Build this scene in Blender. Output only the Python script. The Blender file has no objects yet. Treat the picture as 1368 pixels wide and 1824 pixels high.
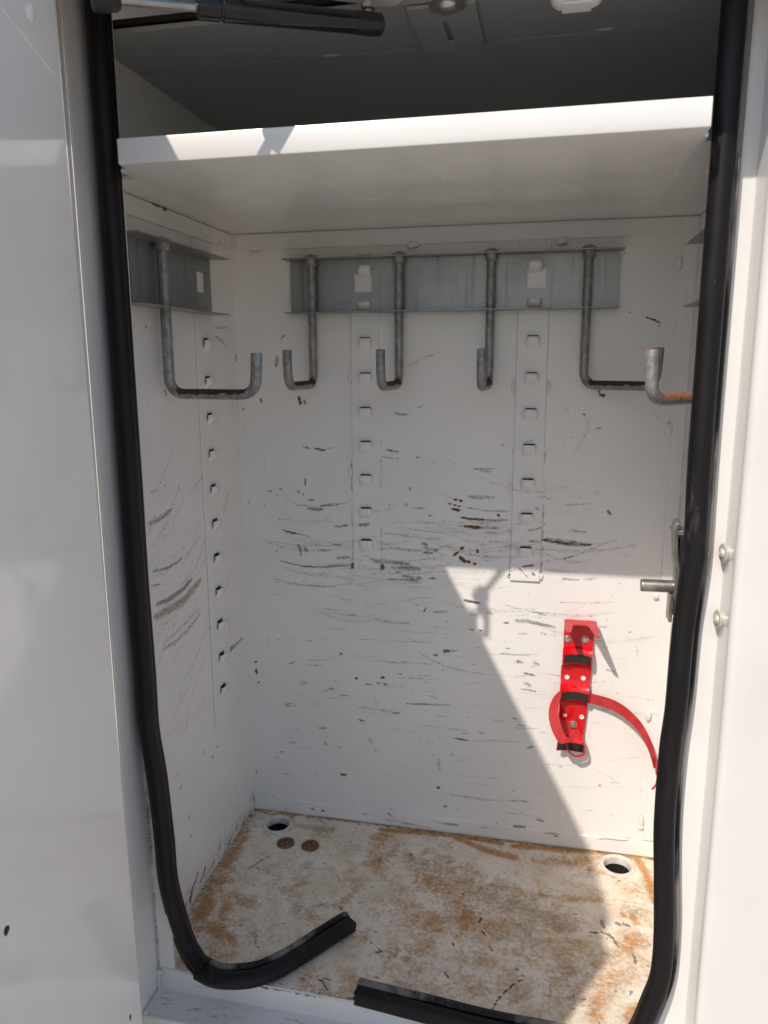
import bpy, bmesh, math, random
import numpy as np
from mathutils import Vector, Matrix
random.seed(7); rng = np.random.RandomState(11)
SC = bpy.context.scene
COL = SC.collection

# ------------------------------------------------------------------ camera
W, H = 1368, 1824
CAM = np.array([.5661, -.8348, .9044]); YAW, PITCH, ROLL, FPX = .2135, .1953, -.0045, 1356.7
def basis():
    cy, sy, cp, sp = math.cos(YAW), math.sin(YAW), math.cos(PITCH), math.sin(PITCH)
    f = np.array([-sy*cp, cy*cp, -sp]); r = np.array([cy, sy, 0.]); u = np.cross(r, f)
    cr, sr = math.cos(ROLL), math.sin(ROLL)
    return f, cr*r + sr*u, -sr*r + cr*u
FW, RT, UP = basis()
def at(q, ax, v):
    """measure a photo point on the plane <axis> = v"""
    d = FW + RT*(q[0]-W/2)/FPX - UP*(q[1]-H/2)/FPX
    return CAM + d*(v-CAM[ax])/d[ax]
cd = bpy.data.cameras.new('camera'); cam = bpy.data.objects.new('camera', cd); COL.objects.link(cam)
cam.matrix_world = Matrix(((RT[0], UP[0], -FW[0], CAM[0]), (RT[1], UP[1], -FW[1], CAM[1]), (RT[2], UP[2], -FW[2], CAM[2]), (0, 0, 0, 1)))
cd.sensor_fit = 'VERTICAL'; cd.sensor_height = 36; cd.lens = FPX/H*36
cd.clip_start = .02; cd.clip_end = 500
cd.dof.use_dof = True; cd.dof.focus_distance = 1.25; cd.dof.aperture_fstop = 9.0
SC.camera = cam

# ------------------------------------------------------------------ light
SUN = Vector((.5, 1, -1.2166)).normalized()
w = bpy.data.worlds.new('World'); SC.world = w; w.use_nodes = True
nt = w.node_tree; bg = nt.nodes['Background']
sky = nt.nodes.new('ShaderNodeTexSky'); sky.sky_type = 'NISHITA'; sky.sun_disc = False
sky.sun_elevation = math.asin(-SUN.z); sky.sun_rotation = math.atan2(-SUN.x, -SUN.y)
sky.air_density = 1.0; sky.dust_density = 1.0; sky.ozone_density = 1.0
nt.links.new(sky.outputs[0], bg.inputs[0]); bg.inputs[1].default_value = .125
sl = bpy.data.lights.new('sun', 'SUN'); sl.energy = 3.45; sl.angle = math.radians(.53); sl.color = (1, .905, .80)
so = bpy.data.objects.new('sun', sl); COL.objects.link(so)
so.rotation_euler = SUN.to_track_quat('-Z', 'Y').to_euler(); so.location = (-3, -6, 7)
SC.view_settings.view_transform = 'Standard'; SC.view_settings.look = 'None'
SC.view_settings.exposure = .24; SC.view_settings.gamma = 1
SC.render.engine = 'CYCLES'
SC.cycles.max_bounces = 14; SC.cycles.diffuse_bounces = 8; SC.cycles.glossy_bounces = 5
SC.cycles.use_denoising = True; SC.cycles.caustics_reflective = False; SC.cycles.sample_clamp_indirect = 6

# ------------------------------------------------------------------ node helpers
class N:
    def __init__(s, name):
        s.m = bpy.data.materials.new(name); s.m.use_nodes = True
        s.t = s.m.node_tree; s.b = s.t.nodes['Principled BSDF']
    def n(s, kind, **kw):
        x = s.t.nodes.new(kind)
        for k, v in kw.items(): setattr(x, k, v)
        return x
    def put(s, sock, v):
        if hasattr(v, 'is_linked') or isinstance(v, bpy.types.NodeSocket): s.t.links.new(v, sock)
        else: sock.default_value = v
    def coord(s, scale=(1, 1, 1), rot=(0, 0, 0)):
        c = s.n('ShaderNodeTexCoord'); m = s.n('ShaderNodeMapping')
        m.inputs['Scale'].default_value = scale; m.inputs['Rotation'].default_value = rot
        s.t.links.new(c.outputs['Object'], m.inputs[0]); return m.outputs[0]
    def noise(s, scale, detail=4, rough=.55, vec=None, dist=0):
        x = s.n('ShaderNodeTexNoise'); x.inputs['Scale'].default_value = scale
        x.inputs['Detail'].default_value = detail; x.inputs['Roughness'].default_value = rough
        x.inputs['Distortion'].default_value = dist
        s.t.links.new(vec if vec is not None else s.coord(), x.inputs[0]); return x.outputs[0]
    def math(s, op, a, b=0., c=0.):
        x = s.n('ShaderNodeMath', operation=op)
        s.put(x.inputs[0], a); s.put(x.inputs[1], b); s.put(x.inputs[2], c); return x.outputs[0]
    def step(s, v, lo, hi):
        x = s.n('ShaderNodeMapRange', interpolation_type='SMOOTHSTEP')
        s.put(x.inputs[0], v); x.inputs[1].default_value = lo; x.inputs[2].default_value = hi; return x.outputs[0]
    def mix(s, f, a, b):
        x = s.n('ShaderNodeMix', data_type='RGBA')
        s.put(x.inputs[0], f)
        for i, v in ((6, a), (7, b)):
            if isinstance(v, tuple): x.inputs[i].default_value = (*v, 1)
            else: s.t.links.new(v, x.inputs[i])
        return x.outputs[2]
    def mixf(s, f, a, b):
        x = s.n('ShaderNodeMix', data_type='FLOAT'); s.put(x.inputs[0], f); s.put(x.inputs[2], a); s.put(x.inputs[3], b)
        return x.outputs[0]
    def bump(s, h, strength, dist=.001):
        x = s.n('ShaderNodeBump'); x.inputs['Strength'].default_value = strength; x.inputs['Distance'].default_value = dist
        s.t.links.new(h, x.inputs['Height']); s.t.links.new(x.outputs[0], s.b.inputs['Normal'])
    def attr(s, name='wear'):
        a = s.n('ShaderNodeAttribute'); a.attribute_name = name
        c = s.n('ShaderNodeSeparateColor'); s.t.links.new(a.outputs['Color'], c.inputs[0])
        return c.outputs[0], c.outputs[1], c.outputs[2], a.outputs['Alpha']
    def col(s, v): s.put(s.b.inputs['Base Color'], (*v, 1) if isinstance(v, tuple) else v)
    def rough(s, v): s.put(s.b.inputs['Roughness'], v)
    def metal(s, v): s.put(s.b.inputs['Metallic'], v)

PAINT = (.78, .765, .745)
def mat_paint(name, rough=.22, base=PAINT, chips=.0, bump=.05, coat=.35, dirty=0.):
    k = N(name)
    big = k.noise(6, 3)
    c = k.mix(k.step(big, .3, .8), base, tuple(x*.94 for x in base))
    sp = k.noise(170, 2, .5); chip = k.step(k.math('ADD', sp, k.math('MULTIPLY', k.noise(9, 2), .25)), .95-chips, .97-chips)
    c = k.mix(chip, c, (.16, .15, .14))
    sm = k.step(k.noise(1, 5, .62, k.coord((9, 9, 2.2)), .5), .42, .75)
    if dirty:
        h1 = k.noise(1, 3, .5, k.coord((30, 30, 420), (.25, .2, 0)), .6); h2 = k.noise(1, 3, .5, k.coord((420, 420, 26), (.1, .3, 0)), .6)
        hl = k.math('MULTIPLY', k.math('MAXIMUM', k.step(h1, .70, .77), k.step(h2, .71, .78)), k.step(k.noise(5, 3), .48, .68))
        c = k.mix(k.math('MULTIPLY', sm, .16*dirty), c, (.46, .43, .38)); c = k.mix(k.math('MULTIPLY', hl, .28*dirty), c, (.33, .31, .30))
    k.col(c); k.rough(k.mixf(sm, rough, rough+.05+.06*dirty)); k.bump(k.noise(420, 2), bump, .0006)
    k.b.inputs['Coat Weight'].default_value = coat; k.b.inputs['Coat Roughness'].default_value = .05
    return k.m
M = {}
M['paint'] = mat_paint('white_body_paint', .24, chips=-.5)
M['ceiling_grey'] = mat_paint('grey_ceiling_paint', .4, (.40, .40, .385), coat=0)  # even grey for ceiling panels and slotted plate, darker than the walls
M['paint_door'] = mat_paint('glossy_white_door_paint', .08, (.86, .845, .82), bump=.03, coat=.55, dirty=.3)
M['paint_skin'] = mat_paint('white_outer_paint', .2, (.72, .70, .685), dirty=1.)

def mat_wall(name, sx, sz, swap=False, rot=(0, 0, 0)):
    """white paint with scuffs; wear attribute R scuff, G rust, B dirt, A darkness"""
    k = N(name); R, G, B, A = k.attr()
    sc = (sx, 60, sz) if not swap else (60, sx, sz)
    st = k.noise(1, 5, .65, k.coord(sc, rot), .3)
    fine = k.noise(330, 3, .6)
    n = k.math('ADD', k.math('MULTIPLY', st, .55), k.math('MULTIPLY', fine, .45))
    n = k.math('SUBTRACT', n, .5)
    scuff = k.math('MULTIPLY', k.step(k.math('ADD', R, k.math('MULTIPLY', n, 4.2)), .52, .95), k.step(R, .08, .4))
    thin = k.step(k.math('ADD', R, k.math('MULTIPLY', n, 1.6)), .10, .8)
    rust = k.step(k.math('ADD', G, k.math('MULTIPLY', k.math('SUBTRACT', fine, .5), 1.6)), .35, .6)
    dirt = k.math('MULTIPLY', k.step(k.math('ADD', B, k.math('MULTIPLY', n, 2.6)), .25, 1.15), k.step(B, .04, .3))
    tone = k.noise(5, 4)
    c = k.mix(k.step(tone, .3, .75), (.79, .77, .745), (.74, .725, .70))
    # hair-fine old scratches all over
    hs = k.noise(1, 3, .6, k.coord((sx*.25, 60, sz*1.6) if not swap else (60, sx*.25, sz*1.6), rot), .5)
    hm = k.math('MULTIPLY', k.step(hs, .66, .76), k.step(k.noise(7, 3), .42, .7))
    c = k.mix(k.math('MULTIPLY', hm, .42), c, (.35, .34, .33))
    c = k.mix(k.math('MULTIPLY', dirt, .85), c, (.25, .175, .10))
    c = k.mix(k.math('MULTIPLY', thin, .56), c, (.33, .325, .32))
    dk = k.mix(A, (.15, .15, .152), (.045, .042, .04))
    c = k.mix(k.math('MULTIPLY', scuff, k.mixf(A, .74, .95)), c, dk)
    rc = k.mix(k.step(fine, .35, .65), (.035, .012, .006), (.20, .085, .025))
    c = k.mix(rust, c, rc)
    k.col(c)
    wear = k.math('MAXIMUM', k.math('MAXIMUM', scuff, rust), k.math('MULTIPLY', dirt, .6))
    k.rough(k.mixf(wear, .3, .62))
    k.bump(k.math('SUBTRACT', k.math('MULTIPLY', k.noise(420, 2), .12), wear), .35, .0006)
    return k.m
M['back'] = mat_wall('scuffed_back_wall_paint', 34, 420)
M['side'] = mat_wall('scuffed_side_wall_paint', 60, 300, True, (-.62, 0, 0))

def mat_floor():
    k = N('rusty_white_floor_paint'); R, G, B, A = k.attr()
    mid = k.noise(26, 6, .68, None, .6); fine = k.noise(150, 5, .7); vf = k.noise(420, 3, .6)
    sc1 = k.noise(1, 4, .6, k.coord((18, 160, 1), (0, 0, .6)), .4)
    n = k.math('SUBTRACT', k.math('ADD', k.math('ADD', k.math('MULTIPLY', mid, .36), k.math('MULTIPLY', fine, .36)), k.math('ADD', k.math('MULTIPLY', sc1, .16), k.math('MULTIPLY', vf, .12))), .5)
    rust = k.step(k.math('ADD', k.math('MULTIPLY', G, 1.6), k.math('MULTIPLY', n, 4.4)), .16, 1.45)
    grime = k.step(k.math('ADD', k.math('MULTIPLY', B, 1.45), k.math('MULTIPLY', n, 4.2)), .16, 1.1)
    c = k.mix(k.step(k.noise(11, 4), .35, .7), (.79, .74, .665), (.71, .65, .555))
    c = k.mix(k.math('MULTIPLY', k.step(k.math('ADD', k.math('MULTIPLY', mid, .6), k.math('MULTIPLY', fine, .4)), .40, .66), .72), c, (.52, .37, .185))
    c = k.mix(k.math('MULTIPLY', grime, .72), c, k.mix(k.step(k.noise(14, 3), .4, .62), (.27, .20, .125), (.42, .26, .10)))
    rc = k.mix(k.step(k.noise(60, 4), .35, .65), (.54, .26, .07), (.34, .155, .045))
    rc = k.mix(k.step(vf, .54, .8), rc, (.11, .05, .022))
    c = k.mix(k.math('MULTIPLY', rust, .9), c, rc)
    # scratches and dark chips
    s2 = k.noise(1, 3, .5, k.coord((14, 240, 1), (0, 0, -.5)), .6)
    s3 = k.noise(1, 3, .5, k.coord((14, 240, 1), (0, 0, 1.0)), .6)
    sm = k.math('MULTIPLY', k.math('MAXIMUM', k.step(s2, .68, .74), k.step(s3, .69, .75)), k.step(k.noise(9, 3), .42, .62))
    c = k.mix(k.math('MULTIPLY', sm, .55), c, (.13, .085, .05))
    spk = k.step(k.math('ADD', k.math('MULTIPLY', fine, .6), k.math('MULTIPLY', vf, .4)), .642, .675)
    c = k.mix(k.math('MULTIPLY', spk, .7), c, (.10, .065, .04))
    ch = k.step(k.math('ADD', R, k.math('MULTIPLY', k.math('SUBTRACT', fine, .5), 3.0)), .5, .62)
    c = k.mix(k.math('MULTIPLY', ch, .9), c, k.mix(A, (.21, .175, .14), (.05, .04, .03)))
    k.col(c); k.rough(k.mixf(k.math('MAXIMUM', rust, grime), .42, .75))
    k.bump(k.math('SUBTRACT', k.math('MULTIPLY', vf, .5), k.math('ADD', rust, ch)), .7, .0009)
    return k.m
M['floor'] = mat_floor()

def mat_galv():
    k = N('galvanised_sheet')
    v = k.n('ShaderNodeTexVoronoi'); v.inputs['Scale'].default_value = 240; k.t.links.new(k.coord((1, 1, 1)), v.inputs[0])
    sp = k.n('ShaderNodeSeparateColor'); k.t.links.new(v.outputs['Color'], sp.inputs[0])
    st = k.noise(1, 4, .6, k.coord((70, 70, 4)), .2)
    c = k.mix(sp.outputs[0], (.335, .345, .35), (.365, .375, .38))
    c = k.mix(k.math('MULTIPLY', k.step(st, .52, .7), .55), c, (.17, .175, .18))
    c = k.mix(k.math('MULTIPLY', k.step(k.noise(8, 4), .5, .72), .4), c, (.22, .225, .23))
    k.col(c); k.metal(.75); k.rough(k.mixf(sp.outputs[1], .42, .49)); return k.m
M['galv'] = mat_galv()

def mat_rod(orange=False):
    k = N('sunlit_rusted_rod' if orange else 'worn_galvanised_rod'); R, G, B, A = k.attr()
    f = k.noise(95, 5, .65); s = k.noise(1, 4, .6, k.coord((260, 260, 40)))
    c = k.mix(k.step(k.math('ADD', k.math('MULTIPLY', f, .6), k.math('MULTIPLY', s, .4)), .40, .62), (.19, .187, .178), (.33, .33, .322))
    c = k.mix(k.step(k.noise(310, 2), .66, .72), c, (.55, .55, .53))
    ru = k.step(k.math('ADD', G, k.math('MULTIPLY', k.math('SUBTRACT', k.noise(70, 5, .7), .5), 2.2)), .38, .58)
    rc = k.mix(k.step(k.noise(180, 3), .35, .65), (.030, .016, .012), (.085, .034, .02)) if not orange else k.mix(k.step(k.noise(180, 3), .3, .6), (.14, .05, .025), (.27, .11, .055))  # rust tone darkened for the shaded hooks, brighter orange for the sunlit one
    c = k.mix(ru, c, rc)
    k.col(c); k.metal(k.mixf(ru, .35, 0.)); k.rough(k.mixf(ru, .45, .85)); k.bump(k.noise(260, 4), .35, .0006); return k.m
M['rod'] = mat_rod(); M['rod_sunlit'] = mat_rod(True)

def mat_rubber():
    k = N('black_rubber')
    d = k.step(k.noise(1, 5, .65, k.coord((55, 55, 9)), .4), .50, .78)
    c = k.mix(k.math('MULTIPLY', d, .35), (.0065, .0055, .006), (.030, .0285, .0275))
    c = k.mix(k.step(k.noise(330, 2), .74, .78), c, (.10, .095, .09))
    R, G, B, A = k.attr()
    c = k.mix(k.math('MULTIPLY', k.step(k.math('ADD', R, k.math('MULTIPLY', k.math('SUBTRACT', k.noise(1, 5, .7, k.coord((60, 60, 14))), .5), 1.8)), .30, 1.0), .85), c, (.24, .215, .195))
    k.b.inputs['Specular IOR Level'].default_value = .28
    k.col(c); k.rough(k.mixf(d, .46, .65)); k.bump(k.math('ADD', k.math('MULTIPLY', k.noise(150, 4), .5), k.noise(1, 3, .5, k.coord((30, 30, 90)))), .22, .0012); return k.m
M['rubber'] = mat_rubber()

def simple(name, col, rough=.5, metal=0., n=0.15, scale=60, bump=0.1):
    k = N(name); f = k.noise(scale, 4)
    k.col(k.mix(k.step(f, .3, .7), col, tuple(c*(1-n) for c in col))); k.rough(k.mixf(f, rough*.85, rough*1.15)); k.metal(metal)
    if bump: k.bump(k.noise(scale*4, 3), bump, .0005)
    return k.m
M['red'] = simple('glossy_red_enamel', (.62, .004, .008), .14, 0, .1, 40, .04)
M['red_edge'] = simple('scuffed_red_enamel', (.56, .035, .04), .38, 0, .25, 70, .1)
M['strap'] = simple('worn_red_strap_paint', (.50, .03, .035), .34, 0, .35, 55, .12)
M['pad'] = simple('dark_rubber_pad', (.022, .021, .02), .42, 0, .4, 120, .2)
M['zinc'] = simple('zinc_plated_steel', (.62, .60, .56), .3, .85, .25, 90)
M['pale_zinc'] = simple('pale_passivated_zinc', (.70, .67, .60), .4, .35, .2, 90)
M['striker'] = simple('yellowish_zinc_steel', (.42, .40, .36), .36, .75, .45, 60)
M['black_metal'] = simple('satin_black_steel', (.010, .010, .011), .16, .0, .3, 40, .03)
M['black_plastic'] = simple('black_moulded_plastic', (.012, .012, .012), .4, 0, .3, 60)
M['chrome'] = simple('polished_steel_rod', (.42, .40, .38), .14, 1., .15, 40, .02)
M['hole'] = simple('recess_shade_and_chip', (.02, .019, .018), .7, 0, .4, 90)  # near-black stands for shade in drains and ceiling seam; door chips share it
M['slot'] = simple('slot_shade_steel', (.055, .053, .05), .7, 0, .4, 90)  # shade inside the tab slots put into the colour
M['rusty'] = simple('rusted_steel', (.25, .135, .07), .85, 0, .55, 160, .6)
M['ring'] = simple('white_drain_rim_paint', (.70, .66, .60), .45, 0, .25, 60)
M['lens'] = simple('frosted_white_plastic', (.78, .76, .72), .3, 0, .06, 40)
M['bead'] = simple('painted_weld', (.78, .76, .735), .35, 0, .08, 120, .3)
M['twig'] = simple('dry_twig_bark', (.12, .075, .045), .9, 0, .5, 300)
def mat_ground():
    k = N('dusty_concrete'); c = k.mix(k.step(k.noise(.8, 5), .3, .7), (.46, .42, .365), (.37, .34, .295))
    c = k.mix(k.step(k.noise(60, 4), .45, .7), c, (.30, .275, .24)); k.col(c); k.rough(.9); k.bump(k.noise(90, 4), .4, .004); return k.m
M['ground'] = mat_ground()

# ------------------------------------------------------------------ object helpers
LOC = {}
def root(name, label, cat, loc=(0, 0, 0), rz=0, group=None):
    o = bpy.data.objects.new(name, None); COL.objects.link(o); o.location = loc; o.rotation_euler = (0, 0, rz)
    o.empty_display_size = .05
    o['label'] = label; o['category'] = cat
    if group: o['group'] = group
    LOC[o.name] = Vector(loc); return o
def top(o):
    while o.parent: o = o.parent
    return o
def link(name, me, mats, parent, local=False, smooth=False, ang=40):
    o = bpy.data.objects.new(name, me); COL.objects.link(o)
    for m in (mats if isinstance(mats, (list, tuple)) else [mats]): me.materials.append(M[m])
    if parent is not None:
        o.parent = parent
        if not local: me.transform(Matrix.Translation(-LOC[top(parent).name]))
    if smooth:
        me.polygons.foreach_set('use_smooth', [True]*len(me.polygons))
        try: me.set_sharp_from_angle(angle=math.radians(ang))
        except Exception: pass
    me.update(); return o
def build(name, bm, mats, parent, local=False, smooth=True, bevel=0, seg=2):
    if bevel:
        bmesh.ops.recalc_face_normals(bm, faces=bm.faces)
        es = [e for e in bm.edges if len(e.link_faces) == 2 and e.calc_face_angle(0) > .5]
        bmesh.ops.bevel(bm, geom=es, offset=bevel, segments=seg, profile=.5, affect='EDGES', clamp_overlap=True)
    bmesh.ops.recalc_face_normals(bm, faces=bm.faces)
    me = bpy.data.meshes.new(name); bm.to_mesh(me); bm.free()
    return link(name, me, mats, parent, local, smooth, 22 if bevel and seg <= 3 else 40)
def box(bm, a, b, mi=0):
    v = [bm.verts.new((x, y, z)) for x in (a[0], b[0]) for y in (a[1], b[1]) for z in (a[2], b[2])]
    for f in ((0, 1, 3, 2), (4, 6, 7, 5), (0, 4, 5, 1), (2, 3, 7, 6), (0, 2, 6, 4), (1, 5, 7, 3)):
        bm.faces.new([v[i] for i in f]).material_index = mi
    return v
def B(): return bmesh.new()
def bx(name, a, b, mat, parent, bevel=.0, **kw):
    bm = B(); box(bm, a, b); return build(name, bm, mat, parent, bevel=bevel, **kw)
def catmull(P, n=8):
    P = [np.array(p, float) for p in P]; Q = [2*P[0]-P[1]] + P + [2*P[-1]-P[-2]]; out = []
    for i in range(1, len(Q)-2):
        for k in range(n):
            t = k/n; a, b, c, d = Q[i-1], Q[i], Q[i+1], Q[i+2]
            out.append(.5*((2*b) + (c-a)*t + (2*a-5*b+4*c-d)*t*t + (3*b-a-3*c+d)*t**3))
    out.append(P[-1]); return out
def sweep(bm, P, refs, prof, caps=True, scale=None, mi=0):
    """prof: list of (b, n); refs: per-point reference normal"""
    P = [np.array(p, float) for p in P]; rings = []
    for i, p in enumerate(P):
        t = P[min(i+1, len(P)-1)] - P[max(i-1, 0)]; t /= np.linalg.norm(t)
        r = np.array(refs[i] if isinstance(refs, list) else refs, float)
        n = r - (r@t)*t; n /= np.linalg.norm(n); b = np.cross(t, n); s = 1 if scale is None else scale[i]
        rings.append([bm.verts.new(p + s*(u*b + v*n)) for u, v in prof])
    m = len(prof)
    for i in range(len(rings)-1):
        for k in range(m):
            bm.faces.new((rings[i][k], rings[i][(k+1) % m], rings[i+1][(k+1) % m], rings[i+1][k])).material_index = mi
    if caps:
        bm.faces.new(list(reversed(rings[0]))); bm.faces.new(rings[-1])
    return rings
def circ(r, n=14): return [(r*math.cos(2*math.pi*k/n), r*math.sin(2*math.pi*k/n)) for k in range(n)]
def lathe(bm, prof, n=24, mat=Matrix(), mi=0):
    rings = []
    for r, z in prof:
        rings.append([bm.verts.new(mat @ Vector((r*math.cos(2*math.pi*k/n), r*math.sin(2*math.pi*k/n), z))) for k in range(n)] if r > 1e-6 else [bm.verts.new(mat @ Vector((0, 0, z)))])
    for a, b in zip(rings[:-1], rings[1:]):
        for k in range(n):
            k2 = (k+1) % n
            if len(a) == 1 and len(b) == 1: continue
            if len(a) == 1: f = (a[0], b[k2], b[k])
            elif len(b) == 1: f = (a[k], a[k2], b[0])
            else: f = (a[k], a[k2], b[k2], b[k])
            bm.faces.new(f).material_index = mi
def cyl(bm, p, q, r, n=16, r2=None):
    p, q = Vector(p), Vector(q); d = q-p
    m = Matrix.Translation(p) @ d.to_track_quat('Z', 'Y').to_matrix().to_4x4()
    lathe(bm, [(0, 0), (r, 0), (r2 or r, d.length), (0, d.length)], n, m)
def ribbon(bm, P, Wd, th, n=8, mi=0):
    """flat band: centre points, width vectors, thickness"""
    C_ = catmull(P, n); Wv = catmull(Wd, n); prev = None
    rings = []
    for i, p in enumerate(C_):
        t = C_[min(i+1, len(C_)-1)] - C_[max(i-1, 0)]; t /= np.linalg.norm(t)
        wv = Wv[i]; nn = np.cross(t, wv); nn /= np.linalg.norm(nn)
        rings.append([bm.verts.new(p+wv/2+nn*th/2), bm.verts.new(p+wv/2-nn*th/2), bm.verts.new(p-wv/2-nn*th/2), bm.verts.new(p-wv/2+nn*th/2)])
    for a, b in zip(rings[:-1], rings[1:]):
        for k in range(4): bm.faces.new((a[k], a[(k+1) % 4], b[(k+1) % 4], b[k])).material_index = mi
    bm.faces.new(list(reversed(rings[0]))); bm.faces.new(rings[-1])

def shell(bm, rows, th):
    """closed sheet from rows of points, thickness vector th"""
    F = [[bm.verts.new(p) for p in row] for row in rows]; K = [[bm.verts.new(np.array(p)+th) for p in row] for row in rows]
    nr, nc = len(rows), len(rows[0])
    for i in range(nr-1):
        for j in range(nc-1):
            bm.faces.new((F[i][j], F[i][j+1], F[i+1][j+1], F[i+1][j])); bm.faces.new((K[i][j], K[i+1][j], K[i+1][j+1], K[i][j+1]))
    for i in range(nr-1):
        for j in (0, nc-1): bm.faces.new((F[i][j], F[i+1][j], K[i+1][j], K[i][j]))
    for j in range(nc-1):
        for i in (0, nr-1): bm.faces.new((F[i][j], K[i][j], K[i][j+1], F[i][j+1]))

# wear painting: a fine grid whose points carry the wear attribute
class Grid:
    def __init__(s, u0, u1, v0, v1, d):
        s.u = np.linspace(u0, u1, int(round((u1-u0)/d))+1); s.v = np.linspace(v0, v1, int(round((v1-v0)/d))+1)
        s.U, s.V = np.meshgrid(s.u, s.v); s.a = np.zeros(s.U.shape+(4,), np.float32); s.d = d
    def stroke(s, pts, wd, ch, val, soft=.6, taper=True):
        pts = np.array(pts, float).reshape(-1, 2); wd = max(wd, s.d*.72)
        if len(pts) == 1: pts = np.vstack([pts, pts+[1e-4, 0]])
        lo, hi = pts.min(0)-wd, pts.max(0)+wd
        i0, i1 = np.searchsorted(s.u, (lo[0], hi[0])); j0, j1 = np.searchsorted(s.v, (lo[1], hi[1]))
        if i1 <= i0 or j1 <= j0: return
        U, V = s.U[j0:j1, i0:i1], s.V[j0:j1, i0:i1]; best = np.zeros(U.shape)
        L = np.r_[0, np.cumsum(np.linalg.norm(np.diff(pts, axis=0), axis=1))]; tot = max(L[-1], 1e-6)
        for k in range(len(pts)-1):
            p, q = pts[k], pts[k+1]; e = q-p; l2 = max(e@e, 1e-12)
            t = np.clip(((U-p[0])*e[0]+(V-p[1])*e[1])/l2, 0, 1)
            dist = np.hypot(U-p[0]-t*e[0], V-p[1]-t*e[1])
            g = (L[k]+t*math.sqrt(l2))/tot
            ww = wd*(.45+.55*np.sqrt(np.clip(4*g*(1-g), 0, 1))) if (taper and tot > 2*wd) else wd
            x = np.clip((1-dist/ww)/soft, 0, 1); best = np.maximum(best, x*x*(3-2*x))
        blk = s.a[j0:j1, i0:i1, ch]; np.maximum(blk, best*val, out=blk)
    def mesh(s, name, f, hole=None):
        """f(U, V) -> xyz arrays; hole(U, V) -> True where a cell is cut out"""
        X = np.stack(f(s.U, s.V), -1).reshape(-1, 3).astype(np.float32); nv, nu = s.U.shape
        idx = np.arange(nv*nu).reshape(nv, nu)
        q = np.stack([idx[:-1, :-1], idx[:-1, 1:], idx[1:, 1:], idx[1:, :-1]], -1)
        if hole is not None:
            uc, vc = (s.U[:-1, :-1]+s.U[1:, 1:])/2, (s.V[:-1, :-1]+s.V[1:, 1:])/2; q = q[~hole(uc, vc)]
        q = q.reshape(-1, 4); me = bpy.data.meshes.new(name)
        me.vertices.add(len(X)); me.vertices.foreach_set('co', X.ravel())
        me.loops.add(q.size); me.loops.foreach_set('vertex_index', q.ravel().astype(np.int32))
        me.polygons.add(len(q)); me.polygons.foreach_set('loop_start', np.arange(0, q.size, 4, dtype=np.int32))
        me.update(calc_edges=True)
        at_ = me.attributes.new('wear', 'FLOAT_COLOR', 'POINT'); at_.data.foreach_set('color', s.a.reshape(-1)); return me
def wear_attr(o, fn):
    me = o.data; a = me.attributes.new('wear', 'FLOAT_COLOR', 'POINT')
    a.data.foreach_set('color', np.array([fn(v) for v in me.vertices], np.float32).ravel())

# ------------------------------------------------------------------ dimensions (metres)
XR, YB, YF = .788, .5, .075           # right wall, back wall, door flange plane
ZSH, HSH, YSH = 1.1264, .0285, .0127  # shelf underside, lip height, front
ZC, YSEAM = 1.2909, .198              # ceiling
XJL, XJR, YSK = .012, .768, .022      # jambs, outer skin plane
ZLED = -.0375

# ground
bm = B(); bmesh.ops.create_grid(bm, x_segments=1, y_segments=1, size=150)
g = build('ground', bm, 'ground', None); g.location.z = -.62; g['kind'] = 'structure'

# ------------------------------------------------------------------ the compartment
T = root('storage_compartment', 'white painted steel storage compartment of a service truck with scuffed walls and rusty floor', 'compartment', (.4, .28, 0))
# --- back wall
SCALE = {'c6': (200, 700, 2.736), 'c7': (600, 700, 2.736), 'c8': (900, 1050, 2.923), 'b2': (600, 1200, 1.78), 'b1': (200, 1200, 2.736), 'c3': (200, 300, 2.826), 'c4': (600, 380, 2.736), 'c5': (950, 340, 3.273), 'fx': (1020, 1400, 4.3)}
def full(c, p): ox, oy, s = SCALE[c]; return (ox+p[0]/s, oy+p[1]/s)
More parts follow.
